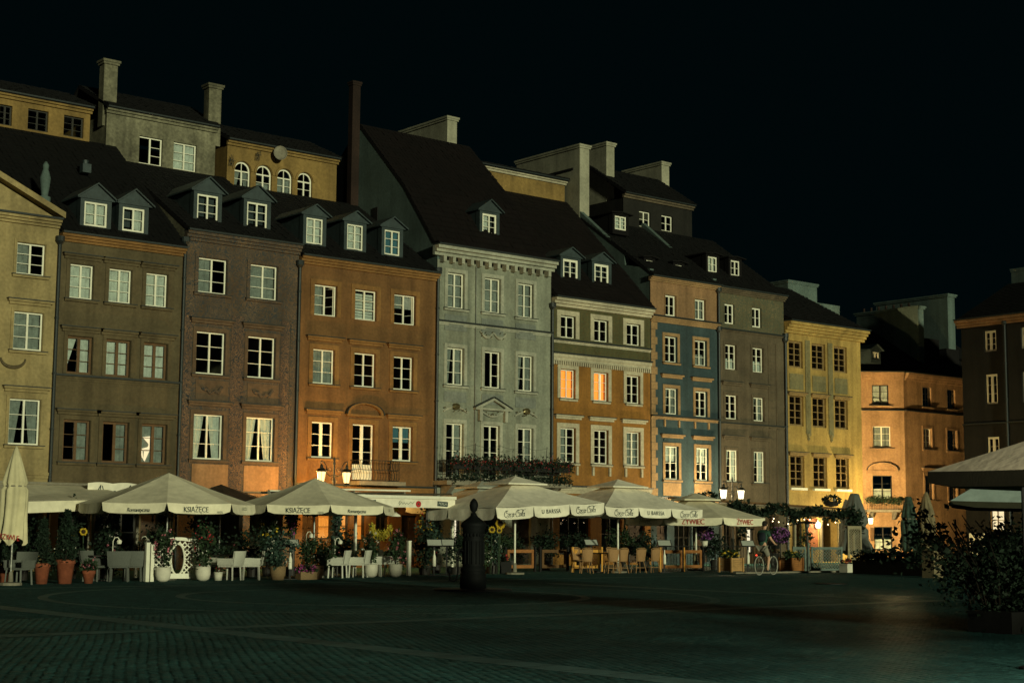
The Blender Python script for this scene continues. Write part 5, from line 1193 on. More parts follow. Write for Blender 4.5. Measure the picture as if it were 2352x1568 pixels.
def rose_pot(label, x, y, hh, fl, seed, s=1.0):
    t = thing('potted_rose', label, 'potted plant', (x, y, 0), 0, 'rose bushes in round white pots')
    lathe_pot(t, [(.10 * s, 0), (.19 * s, .06 * s), (.225 * s, .2 * s), (.225 * s, .42 * s), (.2 * s, .42 * s)], 'pot_white', soil=(.2 * s, .39 * s))
    st = MB(); q = random.Random(seed)
    for k in range(7): st.tube([(0, 0, .38), (q.uniform(-.1, .1), q.uniform(-.1, .1), .7), (q.uniform(-.22, .22), q.uniform(-.2, .2), hh * q.uniform(.75, 1))], .008, 4)
    st.build('stems', 'bark', t)
    foliage(t, 620, (0, 0, (hh + .45) / 2), (.25, .25, (hh - .45) / 2), .065, 'leaf', seed, 14); flowers(t, 26, (0, 0, (hh + .5) / 2), (.28, .27, (hh - .4) / 2), .055, fl, seed + 1)
rose_pot('rose bush in a round white pot left of the white lattice', 21.64, -11.6, 1.55, 'flower_pink', 21); rose_pot('rose bush in a round white pot right of the white lattice', 23.05, -11.4, 1.65, 'flower_red', 22)
rose_pot('white flowered bush in a round white pot beside the pair of white chairs', 29.56, -10.75, 1.45, 'flower_white', 23); rose_pot('pink flowered bush in the round white pot next to the white post', 30.58, -10.7, 1.55, 'flower_pink', 24)
t = thing('potted_flower', 'small straight white pot with red flowers', 'potted plant', (23.62, -11.3, 0)); lathe_pot(t, [(.11, 0), (.135, .25), (.115, .25)], 'pot_white', soil=(.115, .23)); foliage(t, 90, (0, 0, .3), (.11, .11, .07), .05, 'leaf', 8); flowers(t, 12, (0, 0, .34), (.1, .1, .05), .05, 'flower_red', 9)
def basket_plant(label, x, y, r, hh, spread, seed, leaf='leaf', fl=None):
    t = thing('basket_plant', label, 'potted plant', (x, y, 0), 0, 'bushes in wicker baskets')
    lathe_pot(t, [(r * .75, 0), (r * .95, .2), (r, .42), (r * .9, .42)], 'wicker_basket', name='basket', soil=(r * .88, .4))
    foliage(t, 900, (0, 0, (hh + .4) / 2), (spread, spread * .8, (hh - .35) / 2), .075, leaf, seed, 16)
    if fl: flowers(t, 22, (0, 0, (hh + .4) / 2), (spread, spread * .8, (hh - .35) / 2), .045, fl, seed + 1)
basket_plant('spreading bush in a wicker basket by the first menu stand', 25.45, -11.7, .25, 1.35, .5, 31, 'leaf_blue', 'flower_white'); basket_plant('second bush in a wicker basket right of the first menu stand', 27.0, -11.4, .27, 1.3, .55, 32, 'leaf', 'flower_white')
t = thing('potted_flower', 'low woven trough of magenta flowers between the baskets', 'potted plant', (26.45, -11.75, 0)); MB().box(-.3, .3, -.15, .15, 0, .24).build('trough', 'wicker_basket', t); foliage(t, 200, (0, 0, .3), (.34, .2, .12), .06, 'leaf', 36); flowers(t, 34, (0, 0, .32), (.36, .2, .12), .06, 'flower_magenta', 37)
def column_plant(label, x, y, z0, z1, r, leaf, fls, seed, pot=True):
    t = thing('flower_column', label, 'climbing plant', (x, y, 0), 0, 'flower covered columns of the terraces')
    MB().tube([(0, 0, 0), (0, 0, z1)], .045, 8).lathe([(.16, 0), (.19, .3), (.16, .3)], n=12).build('support', 'table_dark', t)
    foliage(t, 520, (0, 0, (z0 + z1) / 2), (r, r * .8, (z1 - z0) / 2), .08, leaf, seed, 18)
    for k, (fl, n) in enumerate(fls): flowers(t, n, (0, 0, (z0 + z1) / 2), (r, r * .85, (z1 - z0) / 2), .06, fl, seed + 3 + k)
column_plant('ivy column with one sunflower behind the smallest terracotta pot', 20.4, -8.0, .9, 2.3, .26, 'leaf_dark', [('flower_yellow', 5)], 51)
column_plant('white flowered column between the brown house doors', 22.3, -6.5, .6, 1.9, .35, 'leaf_dark', [('flower_white', 24)], 52)
column_plant('yellow dotted leafy column under the first octagonal parasol', 23.9, -7.2, .6, 2.3, .2, 'leaf', [('flower_yellow', 14)], 53)
column_plant('mixed yellow and white flower column under the seam of the parasols', 27.3, -8.0, .8, 2.3, .33, 'leaf', [('flower_yellow', 20), ('flower_white', 14)], 54)
column_plant('magenta flower column near the lit restaurant window', 28.2, -8.0, 1.2, 2.35, .17, 'leaf', [('flower_magenta', 46), ('flower_yellow', 6)], 55)
column_plant('blue green climbing plant across the lit orange window', 31.2, -6.2, .9, 2.2, .22, 'leaf_blue', [('flower_white', 8)], 56)
column_plant('tall yellow flowered column left of the menu stands', 33.7, -8.2, .3, 2.3, .40, 'leaf_blue', [('flower_yellow', 40), ('flower_red', 8)], 57)
column_plant('leafy column beside the bright doorway', 34.6, -7.6, .8, 2.3, .22, 'leaf_blue', [('flower_yellow', 12)], 58)
column_plant('sunflower topped column right of the pump', 36.1, -9.0, .4, 1.75, .34, 'leaf_blue', [('flower_white', 14), ('flower_red', 6)], 59)
column_plant('dark shrub column with pale blossoms left of the brown house door', 25.2, -7.2, .5, 1.9, .5, 'leaf_dark', [('flower_pink', 12)], 60)
def sunflower(label, x, y, z, r, tall=True):
    t = thing('sunflower', label, 'sunflower', (x, y, 0), 0, 'large artificial sunflowers')
    MB().tube([(0, .05, 0), (.03, .05, z * .6), (0, .02, z)], .018, 6).build('stem', 'leaf', t)
    hd = MB(); f = Vector((-.55, -.83, .05)).normalized(); u = f.cross(Vector((0, 0, 1))).normalized(); w = u.cross(f)
    c = Vector((0, 0, z)) + f * .03; pb = MB()
    for k in range(18):
        a = 2 * math.pi * k / 18 + random.uniform(-.08, .08); d = u * math.cos(a) + w * math.sin(a); e = -u * math.sin(a) + w * math.cos(a); L = r * random.uniform(.88, 1.1)
        pb.quad(c + d * r * .42, c + d * L * .75 + e * r * .15 + f * .015, c + d * L - f * .02, c + d * L * .75 - e * r * .15 + f * .015)
    pb.build('petals', 'flower_yellow', t); sb = MB()
    sb.tube([c - f * .02, c + f * .025, c + f * .04], [r * .46, r * .44, r * .2], 14); sb.build('seed_head', 'seed_brown', t)
sunflower('biggest sunflower head right of the pump top', 36.05, -9.5, 1.80, .21); sunflower('lower left sunflower of the cluster by the pump', 35.62, -9.55, 1.58, .13); sunflower('small sunflower under the biggest one', 35.92, -9.6, 1.55, .11)
sunflower('lone sunflower in the ivy near the terracotta pots', 20.55, -8.5, 1.42, .13); sunflower('small sunflower under the awning corner', 23.95, -7.6, 1.95, .11)
# gilded wreath bloom on its lamp hood and mimosa crescent
t = thing('pendant_lamp', 'white enamel pendant shade topped by a golden flower under the awning', 'lamp', (32.75, -7.6, 0)); MB().lathe([(.2, 2.02), (.18, 2.07), (.08, 2.13), (.03, 2.2)], n=14).build('shade', 'white_paint', t, True); MB().tube([(0, 0, 2.2), (0, 0, 2.75)], .008, 4).build('cord', 'black_paint', t)
gf = MB()
for k in range(8): a = k * math.pi / 4; gf.quad((0, -.05, 2.3), (.06 * math.cos(a) - .03 * math.sin(a), -.06, 2.3 + .06 * math.sin(a) + .03 * math.cos(a)), (.14 * math.cos(a), -.06, 2.3 + .14 * math.sin(a)), (.06 * math.cos(a) + .03 * math.sin(a), -.06, 2.3 + .06 * math.sin(a) - .03 * math.cos(a)))
gf.build('flower', 'flower_yellow', t)
t = thing('mimosa_crescent', 'yellow crescent shaped mimosa wreath on a stand', 'wreath', (33.2, -6.0, 0)); MB().tube([(0, .02, 0), (0, .02, 1.4)], .02, 6).build('stand', 'table_dark', t)
V = []
for a in np.linspace(R_(-190), R_(5), 40): V.append(np.array([.05 + .40 * math.cos(a), -.03, 1.66 + .36 * math.sin(a)]) + rng.normal(size=(24, 3)) * (.05 + .04 * math.sin((a - R_(-190)) / R_(195) * math.pi)) * [1, .7, 1])
link('blossom', leaf_mesh('blossom', np.concatenate(V), .045, 'flower_mimosa', .2, 1.0, 77), t, kind='stuff')
def ball_plant(label, x, y, z, r, white_pot, seed):
    t = thing('flower_ball', label, 'flower', (x, y, 0), 0, 'purple flower balls'); MB().tube([(0, 0, .3), (0, 0, z)], .025, 6).build('stem', 'table_dark', t)
    foliage(t, 420, (0, 0, z), (r, r * .9, r * .8), .06, 'leaf_dark', seed); flowers(t, 150, (0, 0, z + .03), (r * 1.02, r * .95, r * .82), .062, 'flower_purple', seed + 1)
    if white_pot: MB().lathe([(.06, z - r - .2), (.12, z - r - .1), (.14, z - r + .08)], n=12).build('pot', 'pot_white', t, True)
    else: MB().lathe([(.2, 0), (.22, .3), (.18, .3)], n=12).build('pot', 'table_dark', t)
    return t
ball_plant('purple flower ball above a white pot behind the lettered parasol edge', 47.25, -9.0, 1.5, .38, True, 61); ball_plant('darker purple flower ball on a stem by the wooden planter right of the cyclist', 49.6, -11.0, 1.42, .40, False, 62)
def shrub(label, x, y, z0, z1, r, mat, seed, n=900, long_=1.6, size=.075, grp='dark shrubs of the terraces'):
    t = thing('shrub', label, 'shrub', (x, y, 0), 0, grp); MB().lathe([(.18, 0), (.22, z0 * .8 + .1), (.19, z0 * .8 + .1)], n=14).build('pot', 'table_dark', t)
    MB().tube([(0, 0, .1), (.03, 0, (z0 + z1) / 2)], [.03, .012], 6).build('stem', 'bark', t); foliage(t, n, (0, 0, (z0 + z1) / 2), (r, r * .9, (z1 - z0) / 2), size, mat, seed, 22, long_=long_); return t
shrub('grassy fern behind the first wooden fence panel', 38.0, -7.0, .6, 1.45, .62, 'leaf', 71, 800, 4.0, .05); shrub('black green shrub behind the second fence panel', 41.3, -6.0, .5, 1.55, .6, 'leaf_dark', 72)
shrub('black green shrub behind the bright fence panel', 42.9, -6.0, .5, 1.55, .55, 'leaf_dark', 73); shrub('olive shrub right of the dark menu stand', 43.4, -8.0, .5, 1.65, .5, 'leaf', 74)
shrub('dark shrub beside the red lettered parasol foot', 45.2, -7.5, .5, 1.4, .6, 'leaf_dark', 75); shrub('dark green box shrub behind conifer pots', 17.4, -9.5, .3, 1.9, .55, 'leaf_dark', 76)
shrub('leafy shrub at the left frame edge', 16.1, -10.8, .2, 1.5, .5, 'leaf_dark', 77)
shrub('thin potted tree by the arched doorway', 53.2, -7.6, .7, 1.75, .33, 'leaf', 78, 240); shrub('thin potted tree right of the arched doorway', 55.0, -7.8, .7, 1.75, .35, 'leaf', 79, 240); shrub('small standard tree before the rose house window', 58.9, -11.0, .9, 1.7, .4, 'leaf_dark', 80, 380)
for (x, y, r, z, s_) in ((19.6, -9.4, .7, 1.0, 81), (21.5, -8.2, .8, 1.0, 82), (25.9, -8.3, .75, 1.05, 83), (29.3, -8.6, .6, .9, 84), (32.2, -8.4, .45, 1.0, 85), (35.0, -9.6, .5, .95, 86)):
    names = {81: 'low dark hedge plants behind the grey wicker chairs', 82: 'low dark planting behind the white lattice', 83: 'low planting behind the wicker baskets', 84: 'low flowering planting behind the round white pots', 85: 'low planting by the white post', 86: 'low pale hydrangea left of the pump'}
    sh = shrub(names[s_], x, y, .2, z, r, 'leaf_dark' if s_ < 83 else 'leaf', s_, 520); flowers(sh, 16, (0, 0, z * .6), (r, r * .9, z * .42), .05, 'flower_white' if s_ in (81, 86) else 'flower_pink', s_ + 200)

for i_, (x, y, z0, z1, r, lab) in enumerate(((18.6, -8.6, .3, 1.8, .6, 'tall black green shrub between conifers and sunflower'), (22.9, -8.6, .3, 1.5, .6, 'dark shrub behind the lattice screen top'), (24.7, -8.9, .3, 1.4, .55, 'dark shrub behind the white armchairs'), (26.4, -8.6, .3, 1.6, .6, 'dark shrub behind the menu stand'), (30.2, -8.3, .3, 1.35, .5, 'dark shrub behind the two right white pots'), (32.9, -9.2, .2, 1.5, .4, 'dark shrub at the menu stand pair'), (34.2, -9.3, .2, 1.4, .45, 'dark shrub hiding the doorway foot by the pump'), (39.3, -6.2, .4, 1.5, .55, 'dark shrub above the darkest fence panel'), (44.4, -8.4, .4, 1.4, .5, 'dark shrub behind the right menu stand with bottle sign'), (48.3, -8.6, .4, 1.5, .5, 'dark shrub behind the black railing'))):
    shrub(lab, x, y, z0, z1, r, 'leaf_dark', 300 + i_, 700)
# ------------------------------------------------------------------ furniture
def wicker_armchair(mat):
    t = thing('wicker_armchair', 'chair', 'chair', group='wicker armchairs')
    for sx in (-.25, .25):
        for sy in (-.24, .24): MB().bar((sx * .92, sy * .92, .4), (sx, sy, 0), .045).build('leg', mat, t)
    MB().box(-.27, .27, -.27, .27, .40, .46).build('seat', mat, t)
    b = MB(); N = 8
    for i in range(N):
        a0, a1 = -1 + 2 * i / N, -1 + 2 * (i + 1) / N; f = lambda a: (.30 * a * 1.02, .25 + .06 * (1 - a * a)); g = lambda a: (.34 * a, .33 + .07 * (1 - a * a))
        p0, p1, q0, q1 = f(a0), f(a1), g(a0), g(a1); z1 = .88
        b.quad((*p0, .44), (*p1, .44), (*q1, z1), (*q0, z1)); b.quad((p0[0], p0[1] + .04, .44), (p1[0], p1[1] + .04, .44), (q1[0], q1[1] + .04, z1), (q0[0], q0[1] + .04, z1)); b.quad((*q0, z1), (*q1, z1), (q1[0], q1[1] + .04, z1), (q0[0], q0[1] + .04, z1))
    b.build('backrest', mat, t)
    for sx in (-1, 1):
        a = MB().box(sx * .29 - .03, sx * .29 + .03, -.26, .28, .62, .66).box(sx * .29 - .02, sx * .29 + .02, -.25, .26, .46, .618).build('armrest', mat, t)
    return t
ch = wicker_armchair('wicker_white')
place_copies(ch, [(23.95, -11.9 + .5, 0, R_(-150), 'white wicker armchair nearest the small white pot'), (24.75, -11.3, 0, R_(-120), 'white wicker armchair with blue leaves before it, second from the small white pot'), (23.75, -10.4, 0, R_(20), 'white wicker armchair partly hidden behind the small white pot'), (28.25, -10.75, 0, R_(-140), 'white wicker armchair right of the second basket bush'), (29.05, -10.75, 0, R_(-140), 'white wicker armchair left of the white flowered pot'), (30.1, -10.1, 0, R_(60), 'white wicker armchair between the two right white pots'), (30.9, -9.9, 0, R_(70), 'white wicker armchair behind the pink flowered white pot')])
ch = wicker_armchair('wicker_grey')
place_copies(ch, [(20.55, -11.0, 0, R_(150), 'grey wicker armchair behind the smallest terracotta pot'), (21.05, -10.9, 0, R_(145), 'grey wicker armchair left of the white posts'), (20.0, -10.6, 0, R_(30), 'grey wicker armchair deeper in shade behind pots'), (17.05, -12.2, 0, R_(-60), 'dark grey armchair at the foot of the closed cream parasol')])
def bistro_chair():
    t = thing('bistro_chair', 'chair', 'chair', group='brown wicker bistro chairs')
    MB().lathe([(.22, .43), (.23, .45), (.22, .47)], n=16).build('seat', 'wicker_brown', t)
    for sx, sy, ex, ey in ((-.15, -.15, -.2, -.2), (.15, -.15, .2, -.2), (-.15, .15, -.23, .25), (.15, .15, .23, .25)): MB().tube([(sx, sy, .44), (ex, ey, 0)], .016, 6).build('leg', 'wicker_brown', t)
    b = MB(); N = 8
    for i in range(N):
        a0, a1 = -1 + 2 * i / N, -1 + 2 * (i + 1) / N; f = lambda a, z: (.15 * a + .05 * a * z, .19 + .05 * (1 - a * a) + .06 * z); zt = lambda a: .90 - .05 * a ** 4
        b.quad((*f(a0, 0), .45), (*f(a1, 0), .45), (*f(a1, 1), zt(a1)), (*f(a0, 1), zt(a0))); p, q, r, s = f(a0, 0), f(a1, 0), f(a1, 1), f(a0, 1)
        b.quad((p[0], p[1] + .03, .45), (q[0], q[1] + .03, .45), (r[0], r[1] + .03, zt(a1)), (s[0], s[1] + .03, zt(a0)))
    b.build('backrest', 'wicker_brown', t)
    MB().tube([(-.17, .19, .45), (-.205, .255, .9), (-.1, .3, .935), (.1, .3, .935), (.205, .255, .9), (.17, .19, .45)], .016, 6).build('back_frame', 'wicker_brown', t); MB().tube([(-.17, -.17, .2), (.17, -.17, .2), (.19, .2, .2), (-.19, .2, .2)], .01, 5, True).build('stretcher', 'wicker_brown', t)
    return t
ch = bistro_chair()
place_copies(ch, [(39.6, -10.2, 0, R_(150), 'brown wicker bistro chair touching the bright fence panel'), (40.5, -10.6, 0, R_(160), 'brown wicker bistro chair, left of the overlapping pair'), (41.0, -10.55, 0, R_(175), 'brown wicker bistro chair, right of the overlapping pair'), (41.95, -10.55, 0, R_(165), 'brown wicker bistro chair standing alone mid row'), (42.85, -10.4, 0, R_(170), 'brown wicker bistro chair beside the white bottle sign'), (40.4, -9.0, 0, R_(0), 'brown wicker bistro chair across the table from the pair'), (42.3, -8.9, 0, R_(10), 'brown wicker bistro chair across the table from the single one')])
def table():
    t = thing('cafe_table', 'table', 'table', group='dark cafe tables'); MB().box(-.38, .38, -.38, .38, .71, .745).build('table_top', 'table_dark', t); MB().tube([(0, 0, .04), (0, 0, .71)], .035, 8).build('leg', 'table_dark', t); MB().box(-.25, .25, -.04, .04, 0, .04).box(-.04, .04, -.25, -.041, 0, .04).box(-.04, .04, .041, .25, 0, .04).build('foot', 'table_dark', t); return t
tb = table()
place_copies(tb, [(40.7, -9.8, 0, 0, 'dark square table before the overlapping bistro chairs'), (42.3, -9.7, 0, 0, 'dark square table before the single bistro chair'), (24.4, -10.6, 0, .2, 'dark square table between the white armchairs'), (28.8, -9.9, 0, .1, 'dark square table behind the pair of white armchairs'), (20.3, -10.2, 0, 0, 'dark square table before the grey armchairs'), (38.6, -7.0, 0, 0, 'dark square table behind the first fence panel')])
# ------------------------------------------------------------------ fences, lattices, planters
def fence_panel(label, x, y, w, mat, post='black_paint', rz=0.0):
    t = thing('fence_panel', label, 'fence', (x, y, 0), rz, 'framed wooden fence panels')
    MB().box(0, w, -.03, .03, .72, .84).build('rail', mat, t); MB().box(0, w, -.03, .03, .14, .26).build('rail', mat, t)
    for xx in (0, w - .1): MB().box(xx, xx + .1, -.028, .028, .262, .718).build('stile', mat, t)
    MB().box(.1, w - .1, -.004, .004, .26, .72).build('pane', 'glass', t)
    for xx in (-.12, w + .04): MB().box(xx, xx + .08, -.04, .04, 0, .95).build('post', post, t)
fence_panel('dull brown fence panel right of the red flowers', 37.95, -7.6, 1.3, 'wood_fence'); fence_panel('darkest fence panel, second from the pump', 39.5, -7.8, 1.25, 'wood_frame'); fence_panel('bright orange wood fence panel', 40.35, -8.7, 1.35, 'wood_fence_bright', 'wood_fence_bright')
fence_panel('brown fence panel right of the bottle sign', 43.75, -10.0, 1.15, 'wood_fence', 'wood_fence_bright'); fence_panel('brown fence panel left of the slatted planter', 45.0, -10.0, 1.0, 'wood_fence')
def planter(label, x, y, w, h, mat, leaf_seed, fl, rz=0.0):
    t = thing('planter', label, 'planter', (x, y, 0), rz, 'slatted wooden planters'); n = 6
    for k in range(n): MB().box(-w / 2 + .03, w / 2 - .03, -w / 2 + .01, w / 2 - .01, .05 + k * (h - .05) / n, .05 + (k + .9) * (h - .05) / n).build('slat', mat, t)
    for sx in (-1, 1):
        for sy in (-1, 1): MB().box(sx * w / 2 - .035, sx * w / 2 + .035, sy * w / 2 - .035, sy * w / 2 + .035, 0, h + .01).build('corner_post', mat, t)
    foliage(t, 420, (0, 0, h + .1), (w * .55, w * .5, .14), .08, 'leaf', leaf_seed, 10); flowers(t, 26, (0, 0, h + .12), (w * .55, w * .5, .13), .055, fl, leaf_seed + 1); return t
planter('pale slatted wooden planter left of the cyclist', 46.3, -11.3, .66, .56, 'wood_planter', 91, 'flower_yellow'); planter('redder slatted wooden planter right of the cyclist', 49.2, -11.9, .66, .56, 'wood_fence', 92, 'flower_yellow')
def lattice_strip(parent, x0, x1, z0, z1, step, w, mat, y=0.0, name='lath', clip=None):
    """crossed laths between x0..x1, z0..z1, one object for each lath"""
    H = z1 - z0
    for sg in (1, -1):
        k0 = x0 - H; 
        while k0 < x1 + H:
            a = (k0, z0) if sg > 0 else (k0, z1); b = (k0 + H, z1) if sg > 0 else (k0 + H, z0)
            ta = max(0.0, (x0 - a[0]) / (b[0] - a[0])); tb_ = min(1.0, (x1 - a[0]) / (b[0] - a[0]))
            if tb_ - ta > .02:
                P = lambda t: (a[0] + (b[0] - a[0]) * t, y + .006 * sg, a[1] + (b[1] - a[1]) * t)
                segs = [(ta, tb_)]
                if clip: segs = clip(P, ta, tb_)
                for (u, v) in segs: MB().bar(P(u), P(v), .012, w).build(name, mat, parent)
            k0 += step
t = thing('lattice_screen', 'white lattice screen with oval opening and curved top', 'screen', (21.95, -10.35, 0), R_(-20))
cx_, cz_, ra, rb_ = .72, .62, .20, .46
def oval_clip(P, ta, tb_):
    us = np.linspace(ta, tb_, 40); ok = [((P(u)[0] - cx_) / ra) ** 2 + ((P(u)[2] - cz_) / rb_) ** 2 > 1 and P(u)[2] < 1.02 + .12 * (1 - ((P(u)[0] - .72) / .72) ** 2) for u in us]; out = []; st = None
    for u, o in zip(us, ok):
        if o and st is None: st = u
        if not o and st is not None:
            if u - st > .04: out.append((st, u))
            st = None
    if st is not None: out.append((st, us[-1]))
    return out
lattice_strip(t, .04, 1.4, .2, 1.15, .15, .034, 'white_paint', 0, 'lath', oval_clip)
MB().box(0, 1.44, -.04, .04, .05, .2).build('bottom_rail', 'white_paint', t)
tp = MB(); N = 14
for i in range(N):
    x0_, x1_ = 1.44 * i / N, 1.44 * (i + 1) / N; f = lambda x: 1.04 + .14 * (1 - ((x - .72) / .72) ** 2); tp.prism([(x0_, f(x0_)), (x1_, f(x1_)), (x1_, f(x1_) + .10), (x0_, f(x0_) + .10)], -.05, .05)
tp.build('top_rail', 'white_paint', t); MB().tube([(cx_ + ra * math.cos(a), 0, cz_ + rb_ * math.sin(a)) for a in np.linspace(0, 2 * math.pi, 28)[:-1]], .03, 6, True).build('oval_frame', 'white_paint', t)
for x, y, hgt, lab in ((21.22, -11.4, 1.1, 'white square post left of the lattice screen'), (21.42, -11.3, 1.05, 'second white square post touching the rose pot'), (31.85, -9.7, 1.15, 'lone white square post by the menu stands'), (23.25, -10.5, 1.2, 'white square post with a globe lantern')):
    p = thing('post', lab, 'post', (x, y, 0), 0, 'white square posts'); MB().box(-.055, .055, -.055, .055, 0, hgt).box(-.065, .065, -.065, .065, hgt + .002, hgt + .03).build('shaft', 'white_paint', p)
def garden_lamp(label, x, y, z):
    t = thing('garden_lamp', label, 'lamp', (x, y, 0), 0, 'small white garden lamps'); MB().tube([(0, 0, 0), (0, 0, z), (.05, 0, z + .1), (.14, 0, z + .12), (.2, 0, z + .05)], .012, 5).build('stem', 'white_paint', t); MB().lathe([(.06, z - .08), (.08, z + .0), (.05, z + .04), (.01, z + .06)], .2, 0, 8).build('lantern', 'white_paint', t)
garden_lamp('white garden lamp behind the grey armchairs', 20.9, -9.8, 1.15); garden_lamp('white garden lamp near the second grey armchair', 21.9, -9.6, 1.18); garden_lamp('white garden lamp above the pair of white armchairs', 28.9, -9.6, 1.15); garden_lamp('white garden lamp by the magenta column', 27.9, -9.4, 1.35)
# green lattice gate, taller lattice column
t = thing('lattice_fence', 'low green lattice fence with round posts', 'fence', (49.95, -11.35, 0), R_(-19)); 
for x0_, x1_ in ((0, .62), (.86, 2.35)):
    lattice_strip(t, x0_, x1_, .1, .88, .13, .022, 'lattice_green'); MB().box(x0_, x1_, -.03, .03, .88, .98).build('rail', 'lattice_green', t); MB().box(x0_, x1_, -.03, .03, .02, .1).build('rail', 'lattice_green', t)
    for xx in (x0_, x1_ - .08): MB().box(xx, xx + .08, -.032, .032, .0, 1.0).build('stile', 'lattice_green', t)
MB().tube([(.74, 0, 0), (.74, 0, 1.15)], .055, 12).build('round_post', 'lattice_green', t)
t = thing('lattice_column', 'tall tan lattice column beside the green fence', 'screen', (52.35, -12.25, 0), R_(-19)); lattice_strip(t, .06, .62, .1, 1.72, .11, .02, 'lattice_tan')
for xx in (0, .6): MB().box(xx, xx + .07, -.035, .035, 0, 1.85).build('stile', 'lattice_tan', t)
MB().box(.07, .6, -.03, .03, 1.72, 1.85).build('rail', 'lattice_tan', t); MB().box(.07, .6, -.03, .03, .02, .1).build('rail', 'lattice_tan', t)
t = thing('planter', 'small white box planter with red flowers at the lattice column foot', 'planter', (50.6, -13.6, 0)); MB().box(-.25, .25, -.2, .2, 0, .28).box(-.28, .28, -.23, .23, .282, .34).build('box', 'pot_white', t); foliage(t, 120, (0, 0, .4), (.24, .2, .1), .06, 'leaf_dark', 95); flowers(t, 16, (0, 0, .44), (.22, .18, .1), .06, 'flower_red', 96)
hg = thing('hedge', 'dark clipped hedge in a long black trough before the rose house', 'hedge', (0, 0, 0)); a = Vector((50.9, -13.95, 0)); b = Vector((48.9, -18.4, 0)); a2_, b2_ = Vector((49.2, -14.9, 0)), Vector((48.75, -18.5, 0))
hg.location = (49.5, -15.0, 0); d_ = Vector((-.55, -3.5, 0)); hg.rotation_euler = (0, 0, math.atan2(d_.y, d_.x)); Lh = 3.7
MB().box(0, Lh, -.3, .3, 0, .5).build('trough', 'black_paint', hg); P = np.stack([rng.uniform(0, Lh, 2600), rng.uniform(-.32, .32, 2600), .45 + rng.random(2600) * .42 + .05 * np.sin(np.linspace(0, 40, 2600))], 1)
link('foliage', leaf_mesh('foliage', P, .07, 'leaf_dark', seed=97), hg, kind='stuff')
pw = thing('stone_pier', 'beige rendered pier at the end of the hedge', 'pier', (47.4, -19.9, 0)); MB().box(-.28, .28, -.25, .25, 0, .95).box(-.32, .32, -.29, .29, .952, 1.02).build('block', 'stone_pale', pw)
kb = MB().box(44.5, 58, -13.2, -12.9, 0.001, .06).build('kerb', 'stone_trim'); kb['kind'] = 'structure'
def railing(label, x, y, L, h, rz):
    t = thing('railing', label, 'railing', (x, y, 0), rz, 'black iron railings'); MB().bar((0, 0, h), (L, 0, h), .03).build('rail', 'black_paint', t); MB().bar((0, 0, .15), (L, 0, .15), .025).build('rail', 'black_paint', t)
    for k in range(int(L / .16) + 1): MB().bar((k * .16, 0, 0), (k * .16, 0, h), .014).build('baluster', 'black_paint', t)
railing('black iron railing behind the right fence panels', 45.5, -8.8, 5.2, .98, 0)
# menu stands with bottle shaped fronts
def menu_stand(label, x, y, rz, dark=False, bottle=True):
    t = thing('menu_stand', label, 'menu stand', (x, y, 0), rz, 'menu stands'); MB().box(-.03, .03, -.03, .03, .03, 1.05).build('post', 'black_paint', t); MB().box(-.2, .2, -.16, .16, 0, .03).build('foot', 'black_paint', t)
    o = MB().box(-.27, .27, -.2, .2, 0, .03).build('desk', 'black_paint', t, loc=(0, 0, 1.10)); o.rotation_euler = (R_(34), 0, 0); MB().box(-.24, .24, -.17, .17, .032, .036).build('menu_card', 'menu_paper', o)
    if bottle: MB().lathe([(.055, .32), (.06, .36), (.06, .62), (.024, .74), (.02, .84), (.026, .86)], 0, -.06, 12).build('bottle_sign', 'white_paint', t, True)
menu_stand('menu stand between the two wicker baskets', 26.0, -11.5, R_(-25)); menu_stand('left menu stand of the pair by the bright doorway', 32.55, -10.2, R_(-30)); menu_stand('right menu stand of the pair by the bright doorway', 33.25, -10.0, R_(-40), bottle=False)
menu_stand('dark menu stand behind the bistro chairs', 41.6, -8.3, R_(-30), bottle=False); menu_stand('menu stand with white bottle sign right of the bistro chairs', 43.3, -10.6, R_(-35)); menu_stand('menu stand left of the cyclist with dim bottle sign', 46.95, -11.6, R_(-35))
# flowers at the pump side
t = thing('planter', 'black trough of red geraniums right of the pump', 'planter', (36.6, -8.7, 0)); MB().box(-.45, .45, -.25, .25, 0, .42).build('trough', 'black_paint', t); foliage(t, 260, (0, 0, .5), (.45, .28, .14), .07, 'leaf_dark', 98); flowers(t, 28, (0, 0, .56), (.45, .28, .13), .06, 'flower_red', 99)
hd_ = thing('heater', 'mushroom patio heater near the pergola post', 'patio heater', (53.0, -9.6, 0)); MB().lathe([(.22, 0), (.22, .5), (.05, .55), (.04, 1.75), (.1, 1.8), (.1, 1.95)], n=12).build('body', 'bike_metal', hd_); MB().lathe([(.42, 1.95), (.3, 2.02), (.02, 2.06)], n=16).build('reflector', 'black_paint', hd_)

# ------------------------------------------------------------------ pump
pu = thing('water_pump', 'tall black cast iron water pump with round knob on top', 'pump', (25.6, -21.15, 0))
s = .43
MB().lathe([(1.02, .0), (1.02, .035), (.9, .05), (.62, .055)], n=40).build('step', 'iron_cover', pu, True)
MB().lathe([(.34, .055), (.34, .42), (.31, .46), (.33, .50), (.33, .56), (.285, .62), (.275, .66), (.275, 1.28), (.29, 1.32), (.27, 1.36), (.27, 1.50), (.30, 1.54), (.29, 1.60), (.335, 1.66), (.335, 1.72), (.30, 1.76), (.20, 1.84), (.12, 1.90), (.085, 1.94), (.07, 2.0)], n=28, fl=None).build('column', 'cast_iron', pu, True)
MB().lathe([(.05, 1.99), (.05, 2.03), (.09, 2.07), (.105, 2.14), (.115, 2.2), (.10, 2.28), (.06, 2.34), (.03, 2.37), (.012, 2.38)], n=18).build('finial', 'cast_iron', pu, True)
fl = MB()
